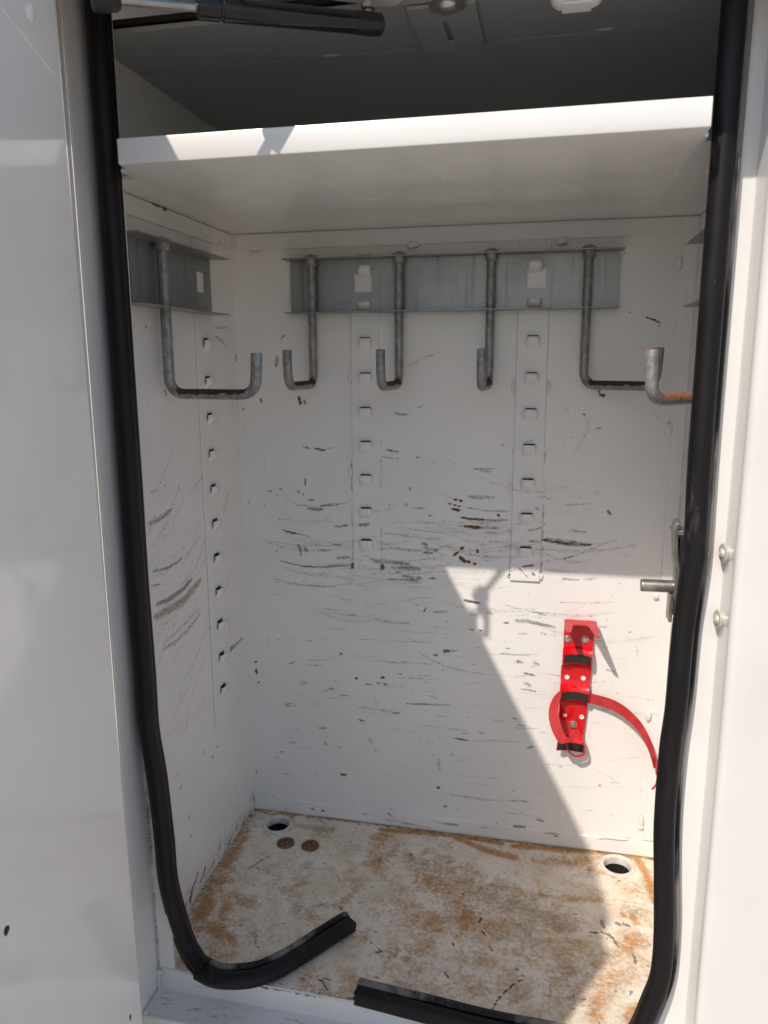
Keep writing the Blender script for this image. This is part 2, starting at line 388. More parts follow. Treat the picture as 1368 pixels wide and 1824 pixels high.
# kinds: g grey scuff, d dark mark, r rust, b brown dirt
def paint(grid, plane, items, soft=.6):
    ax, val, iu, iv = plane
    for c, kind, wpx, st, pts in items:
        s = SCALE[c][2]; uv = []
        for p in pts:
            q = at(full(c, p), ax, val); uv.append((q[iu], q[iv]))
        wd = wpx/s*.00098*.5*1.25 + .0012
        ch = {'g': 0, 'd': 0, 'r': 1, 'b': 2}[kind]
        if soft < .9 and wpx >= 18: grid.stroke(uv, wd*1.25, ch, min(st*1.1, 1.05), .98)
        else: grid.stroke(uv, wd*(1.25 if soft > .7 else 1), ch, st, soft, soft <= .7)
        if kind == 'd': grid.stroke(uv, wd*1.2, 3, 1.)
BACK = [
 ('c6','d',5,1,[(925,260),(965,272)]),('c6','d',8,1,[(985,270),(1015,276),(1040,278)]),('c6','g',5,.45,[(1040,276),(1090,262)]),
 ('c6','d',6,.9,[(760,475),(780,480)]),('c6','d',5,.9,[(810,465),(830,470)]),('c6','d',8,1,[(905,480),(912,488)]),('c6','d',6,1,[(930,495),(934,497)]),('c6','g',7,1,[(955,520),(980,522)]),
 ('c6','g',14,1,[(950,562),(1000,568),(1025,565)]),('c6','g',11,1,[(1015,550),(1060,545),(1110,540)]),('c6','g',9,.5,[(840,510),(900,545),(1000,555),(1150,535)]),
 ('c6','r',6,.9,[(830,668),(870,680),(910,688)]),('c6','d',4,.8,[(910,688),(960,697)]),('c6','g',10,.75,[(1080,652),(1150,645)]),('c6','d',9,.7,[(1130,645),(1150,645)]),('c6','g',18,1,[(1205,640),(1255,635)]),
 ('c6','g',12,.42,[(740,720),(900,745),(1020,745),(1160,735)]),('c6','g',12,.42,[(760,735),(880,760),(1000,770),(1160,755)]),
 ('c6','g',18,1,[(908,745),(918,765)]),('c6','g',15,1,[(938,752),(950,775)]),('c6','g',10,1,[(920,780),(920,788)]),('c6','g',9,.8,[(1000,765),(1060,768)]),('c6','g',8,.9,[(1070,740),(1120,742)]),
 ('c6','d',8,.8,[(810,815),(870,832),(940,845),(1020,848)]),('c6','g',10,.8,[(940,845),(1050,848),(1160,835)]),('c6','g',20,.62,[(1060,840),(1160,838)]),('c6','g',12,.7,[(1090,806),(1140,803)]),
 ('c6','g',9,.55,[(780,900),(850,925),(930,938),(1080,945)]),('c6','g',6,.42,[(1110,935),(1200,930),(1310,912)]),('c6','g',16,.4,[(770,975),(830,992)]),
 ('c6','g',6,.36,[(960,1078),(1200,1075)]),('c6','d',5,.6,[(1065,1150),(1140,1150)]),('c6','g',4,.5,[(785,1195),(825,1205)]),('c6','g',9,.25,[(950,1275),(1230,1300)]),
 ('c6','d',8,.9,[(697,1312),(703,1308)]),('c6','d',12,1,[(700,1345),(705,1370)]),('c6','d',8,1,[(712,1408),(714,1412)]),
 ('c6','d',16,1,[(908,15),(918,55)]),('c6','b',12,1,[(935,38),(940,50)]),('c6','d',8,.9,[(725,30),(728,45)]),('c6','d',5,.7,[(640,70),(635,90)]),('c6','d',6,1,[(648,162),(649,164)]),
 ('c6','g',3,.4,[(745,310),(742,370)]),('c6','g',6,.7,[(742,540),(750,560)]),('c6','r',5,.6,[(940,415),(940,455)]),('c6','d',5,.7,[(940,420),(944,460)]),('c6','g',6,.7,[(665,520),(666,540)]),
 ('c7','g',6,.5,[(390,75),(425,60)]),('c7','g',10,.75,[(278,98),(315,106),(352,102)]),('c7','d',7,.9,[(235,275),(265,280),(300,287)]),('c7','g',6,.65,[(215,310),(305,324)]),('c7','d',5,.9,[(385,314),(402,314)]),
 ('c7','d',5,.8,[(800,255),(818,254)]),('c7','g',6,.4,[(530,325),(580,345)]),('c7','d',5,.8,[(700,380),(755,383)]),('c7','g',6,.8,[(665,370),(765,370)]),
 ('c7','g',18,.66,[(645,507),(700,508),(765,510)]),('c7','b',16,.6,[(645,507),(765,510)]),('c7','d',8,1,[(545,538),(555,541)]),('c7','d',7,1,[(572,545),(580,548)]),('c7','d',7,1,[(595,552),(600,553)]),('c7','r',7,1,[(570,518),(582,520)]),('c7','r',7,1,[(600,523),(608,526)]),
 ('c7','r',12,1,[(560,565),(600,572)]),('c7','g',5,.5,[(490,485),(560,510),(610,520)]),('c7','g',7,.6,[(380,562),(440,560)]),('c7','g',7,.6,[(625,557),(700,570),(770,575),(840,577)]),
 ('c7','r',8,.8,[(600,605),(650,613),(720,617)]),('c7','g',12,.7,[(690,620),(760,622),(830,620)]),('c7','r',13,1,[(620,650),(660,652),(700,657)]),('c7','b',18,.8,[(600,648),(700,655),(780,658)]),('c7','g',13,.55,[(690,660),(800,658)]),('c7','r',10,.9,[(785,594),(792,598)]),
 ('c7','g',5,.5,[(270,632),(400,630),(520,640),(600,640)]),('c7','g',6,.5,[(300,655),(450,675),(575,690)]),('c7','g',7,.6,[(230,685),(300,690),(380,705),(520,715)]),('c7','g',12,.55,[(320,700),(360,700)]),
 ('c7','g',15,1,[(420,732),(435,738)]),('c7','g',15,.65,[(425,750),(490,770)]),('c7','g',15,.8,[(420,778),(470,780)]),('c7','g',6,.5,[(400,745),(540,795)]),('c7','g',8,.65,[(200,758),(300,763),(400,766),(500,765)]),
 ('c7','r',11,1,[(600,760),(618,752)]),('c7','r',11,1,[(568,792),(592,775)]),('c7','r',17,1,[(602,803),(622,820)]),('c7','r',11,1,[(638,822),(646,825)]),('c7','r',9,1,[(670,832),(674,832)]),('c7','r',7,1,[(685,765),(688,778)]),
 ('c7','g',22,.72,[(165,805),(210,818),(280,825),(360,830)]),('c7','g',22,.75,[(240,820),(350,835)]),('c7','g',30,.78,[(270,850),(340,855),(410,860)]),('c7','g',20,.85,[(320,890),(380,905)]),('c7','g',17,1,[(395,903),(405,903)]),('c7','g',11,1,[(460,902),(480,903)]),('c7','g',9,.85,[(250,908),(300,908),(400,915)]),
 ('c7','b',12,.6,[(240,880),(400,880),(540,870)]),('c7','b',12,.55,[(360,850),(450,848),(560,835)]),('c7','b',14,.45,[(0,800),(150,815),(240,830)]),('c7','g',16,.6,[(0,805),(60,802)]),('c7','g',16,.6,[(0,838),(60,835)]),
 ('c7','g',6,.45,[(20,932),(120,930),(220,912)]),('c7','g',6,.5,[(340,945),(415,945)]),('c7','b',8,.4,[(340,970),(420,975)]),('c7','g',6,.4,[(380,997),(480,1000)]),('c7','d',5,.9,[(435,1045),(425,1065)]),('c7','g',12,.65,[(470,1068),(540,1065)]),
 ('c7','g',18,.5,[(175,1100),(250,1115),(350,1125)]),('c7','d',12,.9,[(620,1010),(660,1018),(700,1028)]),('c7','g',18,.5,[(650,1075),(680,1085)]),('c7','g',15,.6,[(735,1070),(755,1075)]),
 ('c7','g',22,.85,[(870,1110),(930,1112),(1000,1130),(1065,1142)]),('c7','g',5,.55,[(1090,1020),(1200,1024),(1350,1020)]),('c7','r',5,.45,[(950,1165),(1075,1185)]),('c7','b',9,.35,[(750,1215),(900,1210)]),('c7','d',6,.8,[(640,1150),(670,1155)]),('c7','d',7,.9,[(690,1160),(710,1160)]),
 ('c7','g',5,.42,[(100,1200),(300,1210),(460,1215)]),('c7','g',9,.5,[(360,1210),(460,1218)]),('c7','d',14,1,[(525,1258),(545,1258)]),('c7','g',15,.5,[(545,1258),(600,1250)]),('c7','d',12,.9,[(476,1278),(486,1278)]),
 ('c7','g',8,.5,[(400,1265),(450,1295),(540,1335),(640,1360),(720,1370)]),('c7','g',7,.5,[(730,1272),(850,1275),(980,1275)]),('c7','g',9,.6,[(780,1272),(860,1275)]),('c7','b',22,.7,[(880,1308),(900,1312)]),('c7','g',22,.6,[(880,1308),(900,1312)]),('c7','g',20,.55,[(960,1310),(980,1325)]),('c7','d',12,.8,[(910,1365),(965,1378)]),('c7','g',9,.6,[(870,1380),(920,1382)]),('c7','g',20,.72,[(920,1415),(940,1425)]),('c7','g',11,.6,[(890,1440),(970,1455)]),
 ('c7','d',11,1,[(92,1390),(98,1390)]),('c7','d',12,1,[(218,1387),(228,1386)]),('c7','d',7,1,[(198,1412),(206,1413)]),('c7','d',7,1,[(232,1420),(238,1420)]),
 ('c7','d',19,1,[(1000,715),(1040,720),(1120,735),(1180,740),(1240,738)]),('c7','g',26,.75,[(1010,712),(1080,722),(1200,738)]),('c7','g',6,.45,[(1240,738),(1300,732),(1368,722)]),('c7','g',18,.62,[(950,715),(985,715)]),
 ('c7','g',6,.5,[(1000,825),(1100,808),(1180,785),(1300,735),(1368,715)]),('c7','d',7,.8,[(1100,808),(1155,795)]),('c7','d',10,.95,[(905,838),(965,832)]),('c7','d',5,.8,[(885,840),(935,895)]),('c7','d',9,.8,[(955,870),(965,880)]),('c7','d',5,.7,[(930,665),(1000,650)]),
 ('c7','b',16,.5,[(1010,860),(1180,875)]),('c7','g',12,.6,[(1095,905),(1180,910)]),('c7','g',11,.6,[(1200,907),(1275,906)]),('c7','b',14,.5,[(1130,672),(1220,680)]),('c7','g',10,.6,[(1150,672),(1210,678)]),('c7','d',6,.7,[(1000,635),(1020,640)]),('c7','g',8,.5,[(970,495),(1050,518)]),('c7','g',7,.5,[(1110,545),(1235,540)]),('c7','g',16,.6,[(975,556),(982,558)]),
 ('c7','d',11,1,[(1322,575),(1332,590)]),('c7','g',24,.4,[(1265,490),(1280,492)]),('c7','g',5,.5,[(1170,520),(1195,505)]),('c7','g',9,.38,[(1155,290),(1190,240),(1230,170),(1205,105)]),('c7','g',14,.45,[(1115,75),(1125,75)]),('c7','g',11,.7,[(1203,105),(1207,107)]),('c7','g',8,.65,[(1260,175),(1290,175)]),('c7','d',10,.8,[(1285,10),(1300,15)]),
 ('c7','g',5,.5,[(910,235),(970,222)]),('c7','g',6,.5,[(780,772),(825,775)]),('c7','b',26,.3,[(500,640),(700,640),(830,660)]),('c7','b',30,.3,[(240,760),(450,800),(560,830)]),('c7','d',6,.7,[(355,462),(362,482)]),('c7','d',8,.7,[(255,542),(258,548)]),('c7','g',7,.6,[(335,540),(342,552)]),('c7','d',5,.8,[(238,585),(242,586)]),('c7','d',5,.8,[(450,597),(462,597)]),
 ('c8','g',6,.5,[(685,290),(690,350)]),('c8','b',7,.45,[(550,890),(720,870)]),('c8','b',9,.55,[(480,950),(530,968),(570,990)]),('c8','d',9,.9,[(488,1020),(494,1020)]),('c8','g',13,.55,[(60,1100),(120,1105)]),('c8','g',7,.45,[(130,1180),(210,1195)]),('c8','g',5,.35,[(280,1030),(620,1030)]),
 ('b2','g',7,.65,[(220,95),(290,97),(360,100)]),('b2','d',6,.75,[(370,205),(395,208),(420,213)]),('b2','g',6,.45,[(420,213),(500,212),(580,217)]),('b2','g',7,.5,[(290,70),(320,78)]),('b2','g',12,.5,[(322,270),(326,310)]),('b2','d',8,1,[(320,361),(324,361)]),('b2','g',7,.5,[(340,380),(470,400),(600,405)]),
 ('b2','d',6,.6,[(310,465),(350,472),(390,475)]),('b2','b',8,.7,[(340,470),(390,477)]),('b2','b',9,.7,[(10,320),(30,325)]),('b2','g',10,.55,[(103,213),(108,217)]),('b2','g',10,.55,[(118,243),(122,245)]),('b2','g',9,.5,[(362,253),(368,258)]),('b2','g',6,.5,[(565,172),(640,175)]),('b2','b',9,.8,[(660,500),(710,505)]),('b2','d',5,.9,[(690,510),(705,511)]),('b2','b',8,.75,[(830,520),(880,518),(930,522)]),
 ('b2','d',7,.8,[(85,440),(100,442)]),('b2','d',6,.9,[(340,421),(346,421)]),('b2','g',8,.5,[(150,455),(220,470),(300,485)]),('b2','d',5,.7,[(560,480),(600,485)]),('b2','b',6,.6,[(440,480),(520,488)]),
 ('b1','g',18,.24,[(830,90),(990,110)]),('b1','g',30,.24,[(960,150),(1000,155)]),('b1','r',8,.8,[(1110,490),(1140,492)]),('b1','d',5,.8,[(1105,105),(1150,107)]),('b1','g',6,.5,[(1190,165),(1280,172),(1368,180)]),('b1','d',8,.9,[(1200,222),(1230,234)]),('b1','g',16,.5,[(1252,320),(1262,335)]),('b1','g',14,.4,[(1270,370),(1300,378)]),('b1','d',8,.7,[(820,380),(834,383)]),('b1','d',8,.7,[(700,470),(705,490)]),('b1','d',6,.8,[(800,408),(806,408)]),('b1','g',20,.3,[(975,480),(1000,495)]),
 ('b1','d',10,.9,[(970,652),(990,654)]),('b1','d',10,.9,[(1020,660),(1040,662)]),('b1','d',8,.8,[(1345,670),(1368,690)]),
 ('c3','b',26,.9,[(832,945),(822,1000)]),('c3','d',12,.5,[(828,960),(822,1000)]),('c3','b',10,.8,[(868,835),(848,862)]),('c3','d',5,.8,[(622,930),(624,975)]),('c3','d',7,1,[(745,1165),(752,1178)]),
 ('c4','b',11,.6,[(345,745),(370,730),(400,715),(505,675)]),('c4','g',9,.5,[(345,745),(372,732),(400,720)]),('c4','d',7,.9,[(1275,868),(1282,878)]),('c4','d',10,.9,[(1285,886),(1302,888)]),('c4','g',8,.45,[(400,945),(425,935)]),('c4','g',9,.5,[(1120,948),(1128,952)]),
 ('c5','r',8,.75,[(650,735),(700,750),(740,770)]),('c5','d',8,.9,[(380,1172),(388,1160)]),('c5','d',11,.9,[(392,1192),(412,1188)]),('c5','g',9,.6,[(195,1270),(204,1272)]),('c5','d',7,.7,[(295,1300),(298,1310)]),('c5','g',14,.3,[(335,1320),(290,1430)]),('c5','d',7,.7,[(360,1388),(398,1385)]),('c5','d',5,.8,[(530,365),(534,366)]),('c5','d',5,.9,[(555,706),(562,706)]),('c5','d',5,.7,[(708,1286),(722,1288)]),('c5','d',5,.7,[(722,1315),(738,1313)]),
]
gb = Grid(0, XR, 0, ZC, .002)
paint(gb, (1, YB, 0, 2), BACK)
for _ in range(120):   # small random chips
    u = rng.uniform(.03, .76); v = abs(rng.normal(.42, .22)); gb.stroke([(u, v), (u+rng.uniform(-.006, .008), v+rng.uniform(-.002, .002))], rng.uniform(.0008, .0017), 0, rng.uniform(.5, .9)); 
for _ in range(75):    # faint sagging arcs left by swinging loads
    u = rng.uniform(.05, .6); v = rng.normal(.545, .085); L = rng.uniform(.03, .20); sg = L*rng.uniform(.05, .13); tl = rng.normal(0, .05)*L
    gb.stroke([(u+L*q, v+sg*(4*(q-.5)**2)+tl*q) for q in np.linspace(0, 1, 7)], rng.uniform(.0015, .006), 0 if rng.rand() < .7 else 2, rng.uniform(.2, .46))
for _ in range(24):    # broad soft rub arcs
    u = rng.uniform(.06, .56); v = rng.normal(.53, .06); L = rng.uniform(.08, .2); sg = L*rng.uniform(.06, .12)
    gb.stroke([(u+L*q, v+sg*(4*(q-.5)**2)) for q in np.linspace(0, 1, 7)], rng.uniform(.008, .015), rng.choice([0, 0, 2]), rng.uniform(.24, .4), 1.)
for _ in range(55):    # short dark smudges lower down
    u = rng.uniform(.05, .7); v = rng.uniform(.05, .46); L = rng.uniform(.002, .018)
    gb.stroke([(u, v), (u+L, v+rng.normal(0, .002))], rng.uniform(.001, .0035), 0, rng.uniform(.5, .95))
for xe, z0 in ((.2165, .53), (.2722, .53), (.5052, .52), (.5618, .52)):
    for _ in range(16):
        z = z0+abs(rng.normal(0, .12)); gb.stroke([(xe, z), (xe+rng.normal(0, .0005), z+rng.uniform(.004, .02))], .0012, 0, rng.uniform(.4, .9))
for _ in range(70):
    u = rng.uniform(.05, .72); v = rng.uniform(.04, .45); L = rng.uniform(.02, .1)
    gb.stroke([(u, v), (u+L, v+rng.uniform(-.006, .006))], rng.uniform(.0015, .003), 0, rng.uniform(.25, .5))
back = link('back_wall', gb.mesh('back_wall', lambda u, v: (u, u*0+YB, v)), 'back', T)
bx('back_panel', (-.03, YB+.003, -.03), (XR+.03, YB+.012, ZC+.02), 'paint', T)
# --- left wall
LEFT = [
 ('c6','g',8,.6,[(185,482),(225,475)]),('c6','d',7,.9,[(252,457),(263,447)]),('c6','d',6,.8,[(322,452),(326,478)]),('c6','b',30,.7,[(175,640),(215,620),(260,590),(290,565)]),('c6','g',22,.62,[(175,640),(215,622),(265,592),(290,570)]),
 ('c6','g',12,.85,[(195,872),(260,855),(310,830),(340,803)]),('c6','g',8,.5,[(340,800),(370,775),(400,740),(430,700)]),('c6','g',26,1,[(215,1032),(280,1005),(340,960),(390,905)]),('c6','b',60,.85,[(205,1095),(290,1050),(350,1010),(430,910)]),('c6','g',22,.4,[(215,1085),(290,1040),(370,980)]),
 ('c6','g',6,.5,[(210,1150),(270,1115),(330,1080)]),('c6','g',15,.66,[(240,1255),(320,1205),(390,1130),(430,1070)]),('c6','g',26,.42,[(250,1220),(330,1150),(430,1050)]),('c6','b',9,.6,[(200,890),(260,880)]),('c6','r',6,.6,[(190,940),(235,930)]),('c6','g',8,.6,[(245,700),(262,697)]),
 ('c6','g',5,.4,[(190,860),(300,790),(440,690)]),('c6','g',5,.4,[(200,1010),(330,930),(450,870)]),('c6','g',5,.4,[(205,1175),(300,1130),(450,1040)]),
 ('c6','g',16,.85,[(550,1290),(590,1240),(635,1195)]),('c6','d',9,.8,[(552,1262),(600,1222)]),('c6','b',7,.9,[(497,370),(503,400)]),('c6','d',8,1,[(452,376),(456,384)]),('c6','g',13,.8,[(535,960),(545,972)]),('c6','b',8,.5,[(560,330),(570,390)]),('c6','d',4,.8,[(584,50),(583,85)]),('c6','b',5,.8,[(592,125),(594,145)]),('c6','g',6,.45,[(580,790),(620,760)]),('c6','g',6,.4,[(490,1390),(440,1420)]),
 ('c3','b',12,.75,[(490,765),(500,800),(540,802),(585,800)]),('c3','b',16,.75,[(510,840),(545,862),(580,900)]),('c3','b',9,.5,[(325,945),(370,970)]),('c3','r',4,.5,[(172,1160),(186,1200)]),('c3','d',6,1,[(166,794),(170,797)]),('c3','d',9,1,[(266,1118),(270,1138)]),
 ('b1','g',6,.42,[(250,315),(330,255),(420,170),(480,80)]),('b1','d',6,.9,[(325,568),(340,545)]),('b1','d',7,1,[(508,352),(514,358)]),('b1','d',7,1,[(487,400),(490,410)]),('b1','d',9,1,[(374,688),(376,706)]),('b1','d',7,1,[(384,795),(388,788)]),('b1','d',5,.9,[(446,375),(452,395)]),('b1','g',14,.45,[(300,500),(340,480)]),('b1','d',6,.9,[(560,160),(564,168)]),
 ('b1','r',12,.72,[(355,1178),(430,1085),(500,990),(600,832),(682,660)]),('b1','b',44,.6,[(640,740),(682,650)]),('b1','b',26,.5,[(360,1170),(500,980),(620,790)]),
]
gl = Grid(-.0, YB, 0, ZC, .0025)
gl.u = np.linspace(YF+.002, YB, 171); gl.U, gl.V = np.meshgrid(gl.u, gl.v); gl.a = np.zeros(gl.U.shape+(4,), np.float32)
paint(gl, (0, 0., 1, 2), LEFT)
for _ in range(70):
    u = rng.uniform(.1, .49); v = rng.uniform(.03, .45); a = rng.uniform(.5, 1.3); L = rng.uniform(.001, .006)
    gl.stroke([(u, v), (u+L*math.cos(a), v+L*math.sin(a))], rng.uniform(.0008, .0018), 0, rng.uniform(.5, .9))
    if rng.rand() < .4: gl.stroke([(u, v)], .003, 3, 1.)
for _ in range(60):
    u = rng.uniform(.1, .40); v = rng.uniform(.3, .75); L = rng.uniform(.03, .1)
    gl.stroke([(u, v), (u+L*.6, v+L*.25), (u+L, v+L*.75)], rng.uniform(.0012, .0045), 0 if rng.rand() < .55 else 2, rng.uniform(.25, .6))
for _ in range(150):   # rust and dirt creeping up from the floor joint
    u = .1+.4*rng.rand()**.7; h = abs(rng.normal(0, .016))
    gl.stroke([(u, h), (u+rng.uniform(0, .012), h+rng.uniform(0, .012))], rng.uniform(.004, .011), rng.choice([2, 2, 2, 1]), rng.uniform(.3, .75), 1.)
for _ in range(14):    # broad brown rub marks
    u = rng.uniform(.1, .34); v = rng.uniform(.42, .68); L = rng.uniform(.04, .1)
    gl.stroke([(u, v), (u+L*.55, v+L*.3), (u+L, v+L*.8)], rng.uniform(.006, .013), rng.choice([0, 2]), rng.uniform(.25, .42), 1.)
link('side_wall', gl.mesh('side_wall', lambda u, v: (u*0, u, v)), 'side', T)
gr_ = Grid(YF+.002, YB, 0, ZC, .006)
link('side_wall', gr_.mesh('side_wall', lambda u, v: (u*0+XR, u, v)), 'side', T)
bx('side_panel', (-.014, YF+.003, -.03), (-.003, YB+.002, ZC+.02), 'paint', T)
bx('side_panel', (XR+.003, YF+.003, -.03), (XR+.014, YB+.002, ZC+.02), 'paint', T)
# --- floor
FL = []
def fl(c, kind, wpx, st, pts): FL.append((c, kind, wpx, st, pts))
fl('b1','r',120,.62,[(560,930),(480,1060),(430,1180)]); fl('b1','r',90,.66,[(560,1130),(500,1250),(580,1290)]); fl('b1','r',60,.6,[(640,800),(560,930)]); fl('b1','r',40,.6,[(520,1010),(540,1100)])
fl('b1','b',160,.55,[(640,760),(520,960),(430,1150),(520,1300)]); fl('b1','r',40,.66,[(880,690),(860,760)]); fl('b1','b',60,.6,[(900,740),(1070,760)]); fl('b1','r',22,.8,[(960,695),(1060,705),(1180,715),(1368,735)])
fl('b1','r',110,.62,[(1330,780),(1260,920)]); fl('b1','r',40,.7,[(1300,780),(1368,790)]); fl('b1','b',60,.6,[(1180,1060),(1100,1130)]); fl('b1','r',80,.55,[(960,1440),(920,1540)]); fl('b1','b',120,.42,[(1000,1560),(1250,1600)]); fl('b1','r',50,.6,[(345,1360),(400,1460)])
fl('b1','b',130,.34,[(800,980),(900,1100),(1000,1250)]); fl('b1','r',30,.55,[(1160,965),(1180,975)]); fl('b1','b',40,.6,[(1080,1130),(1120,1130)]); fl('b1','r',50,.5,[(430,1230),(400,1290)])
fl('b2','r',60,.62,[(120,520),(130,620)]); fl('b2','r',34,.9,[(140,495),(300,505),(420,520),(520,535)]); fl('b2','r',40,.85,[(380,520),(480,560),(560,580)]); fl('b2','r',30,.9,[(560,545),(700,555),(800,565),(1000,575)]); fl('b2','r',70,.62,[(640,590),(740,600),(830,580)])
fl('b2','r',130,.56,[(280,660),(360,680),(420,780)]); fl('b2','r',140,.5,[(200,760),(300,800),(250,860)]); fl('b2','b',200,.52,[(300,620),(480,720),(620,740)]); fl('b2','b',200,.5,[(350,780),(520,800),(700,860)]); fl('b2','b',130,.58,[(500,690),(600,740),(720,800)]); fl('b2','b',100,.55,[(700,880),(740,940)])
fl('b2','r',36,.85,[(950,585),(985,640),(1005,720)]); fl('b2','r',40,.62,[(800,620),(900,640)]); fl('b2','r',80,.58,[(830,920),(900,880),(960,840)]); fl('b2','r',70,.72,[(840,1030),(820,1080)]); fl('b2','r',50,.8,[(960,1060),(930,1090)]); fl('b2','r',100,.46,[(760,1000),(860,980),(940,950)]); fl('b2','r',16,.9,[(905,760),(912,765)]); fl('b2','r',20,.8,[(925,840),(935,855)]); fl('b2','r',26,.7,[(940,770),(950,790)])
fl('b2','b',160,.36,[(200,900),(400,980),(600,1000)]); fl('b2','r',26,.6,[(230,570),(240,600)]); fl('b2','b',60,.6,[(180,560),(130,600)]); fl('b2','r',40,.5,[(580,690),(760,715),(830,720)])
for p in ([(835,780),(848,805)], [(838,818),(870,830),(895,868)], [(905,790),(930,800)], [(940,885),(948,920)], [(888,790),(895,795)]): fl('b2','g',10,.95,p)
for p in ([(340,945),(355,965)], [(460,770),(450,790)], [(395,690),(405,705)], [(460,815),(470,830)], [(485,865),(495,880)], [(122,880),(132,883)], [(10,740),(18,748)], [(365,850),(372,862)], [(235,570),(240,578)], [(800,818),(830,822)]): fl('b2','d',6,.9,p)
for p in ([(1335,905),(1368,930)], [(1195,1250),(1368,1400)], [(660,950),(740,900),(790,880)], [(700,930),(720,960)], [(690,1290),(720,1350)]): fl('b1','d',4,.75,p)
fl('b2','d',6,.75,[(490,1065),(520,1020),(560,985),(590,968)])
gf = Grid(0, XR, YF, YB, .002)
paint(gf, (2, 0., 0, 1), [q for q in FL if q[1] in 'rb'], 1.)
paint(gf, (2, 0., 0, 1), [q for q in FL if q[1] in 'gd'])
DR = [(.0664, .4577, .0225), (.7172, .4645, .0235)]
for _ in range(150):
    u = rng.uniform(.02, .77); v = rng.uniform(.09, .49); a = rng.uniform(0, 6.3); L = rng.uniform(.001, .008)
    gf.stroke([(u, v), (u+L*math.cos(a), v+L*math.sin(a))], rng.uniform(.0012, .0026), 0, rng.uniform(.6, 1))
for _ in range(60):
    u = rng.uniform(.02, .77); v = rng.uniform(.09, .49); gf.stroke([(u, v), (u+rng.normal(0, .02), v+rng.normal(0, .015))], rng.uniform(.01, .04), rng.choice([1, 1, 2]), rng.uniform(.25, .5), .95)
for _ in range(200):
    u = rng.uniform(0, XR); gf.stroke([(u, YB-abs(rng.normal(0, .006))), (u+.01, YB-.001)], .004, 1, rng.uniform(.4, .9)) if rng.rand() < .45 else None
for cx, cy, r in DR: gf.stroke([(cx, cy), (cx+.001, cy)], .038, 2, .55, .5)
for q in ((509, 1502), (553, 1507)):
    p = at(q, 2, 0); gf.stroke([(p[0], p[1])], .021, 1, 1., .45)
for _ in range(420):
    side_ = rng.rand()
    if side_ < .45: u, v = rng.uniform(0, XR), YB-abs(rng.normal(0, .006))
    elif side_ < .8: u, v = abs(rng.normal(0, .007)), rng.uniform(.1, YB)
    else: u, v = rng.uniform(.05, .7), YF+abs(rng.normal(0, .012))
    gf.stroke([(u, v), (u+rng.uniform(0, .012), v+rng.uniform(-.003, .003))], rng.uniform(.0015, .005), rng.choice([0, 1, 2, 2]), rng.uniform(.4, .9))
def holes(u, v):
    m = np.zeros(u.shape, bool)
    for cx, cy, r in DR: m |= np.hypot(u-cx, v-cy) < r+.003
    return m
floor = link('floor_panel', gf.mesh('floor_panel', lambda u, v: (u, v, .0006*np.sin(u*9)*np.cos(v*14)-.0006), holes), 'floor', T)
for cx, cy, r in DR:
    bm = B(); m = Matrix.Translation((cx, cy, 0))
    lathe(bm, [(r-.001, -.012), (r, -.001), (r+.001, .0012), (r+.003, .0022), (r+.007, .0018), (r+.0085, -.0012)], 40, m); build('drain_ring', bm, 'ring', floor)
    bm = B(); lathe(bm, [(r, -.010), (r, -.09), (0, -.09)], 28, m); build('drain_pipe', bm, 'hole', floor)
# --- flanges, lips, corner plates
zf = .0325
def sheet(name, x0, x1, z0, z1, th, parent):
    """thin sheet welded on the back wall, folded edges, same scuffs running across it"""
    g_ = Grid(x0, x1, z0, z1, .002); nu, nv = len(g_.u), len(g_.v)
    ui = np.clip(np.searchsorted(gb.u, g_.u), 0, len(gb.u)-1); vi = np.clip(np.searchsorted(gb.v, g_.v), 0, len(gb.v)-1)
    g_.a = np.ascontiguousarray(gb.a[vi][:, ui])
    e = np.zeros((nv, nu)); e[0] = e[-1] = 1; e[:, 0] = e[:, -1] = 1
    U, V = g_.U.copy(), g_.V.copy(); U[:, 0] = U[:, 1]-.0008; U[:, -1] = U[:, -2]+.0008; V[0] = V[1]-.0008; V[-1] = V[-2]+.0008
    wob = .0002*np.sin(V*60+x0*40)
    return link(name, g_.mesh(name, lambda u, v: (U, YB-np.where(e > 0, .0001, th+wob), V)), 'back', parent)
sheet('base_flange', .0008, XR-.001, .0005, zf, .0024, T)
sheet('corner_plate', .762, XR-.001, zf+.001, 1.086, .002, T)
bx('top_lip', (.012, YB-.0026, 1.0985), (XR-.002, YB-.0004, ZSH-.001), 'paint', T, .0006)
bx('top_lip', (.0006, YF+.02, 1.1), (.003, YB-.006, ZSH-.001), 'paint', T, .0006)
bx('top_lip', (XR-.003, YF+.02, 1.1), (XR-.0006, YB-.006, ZSH-.001), 'paint', T, .0006)
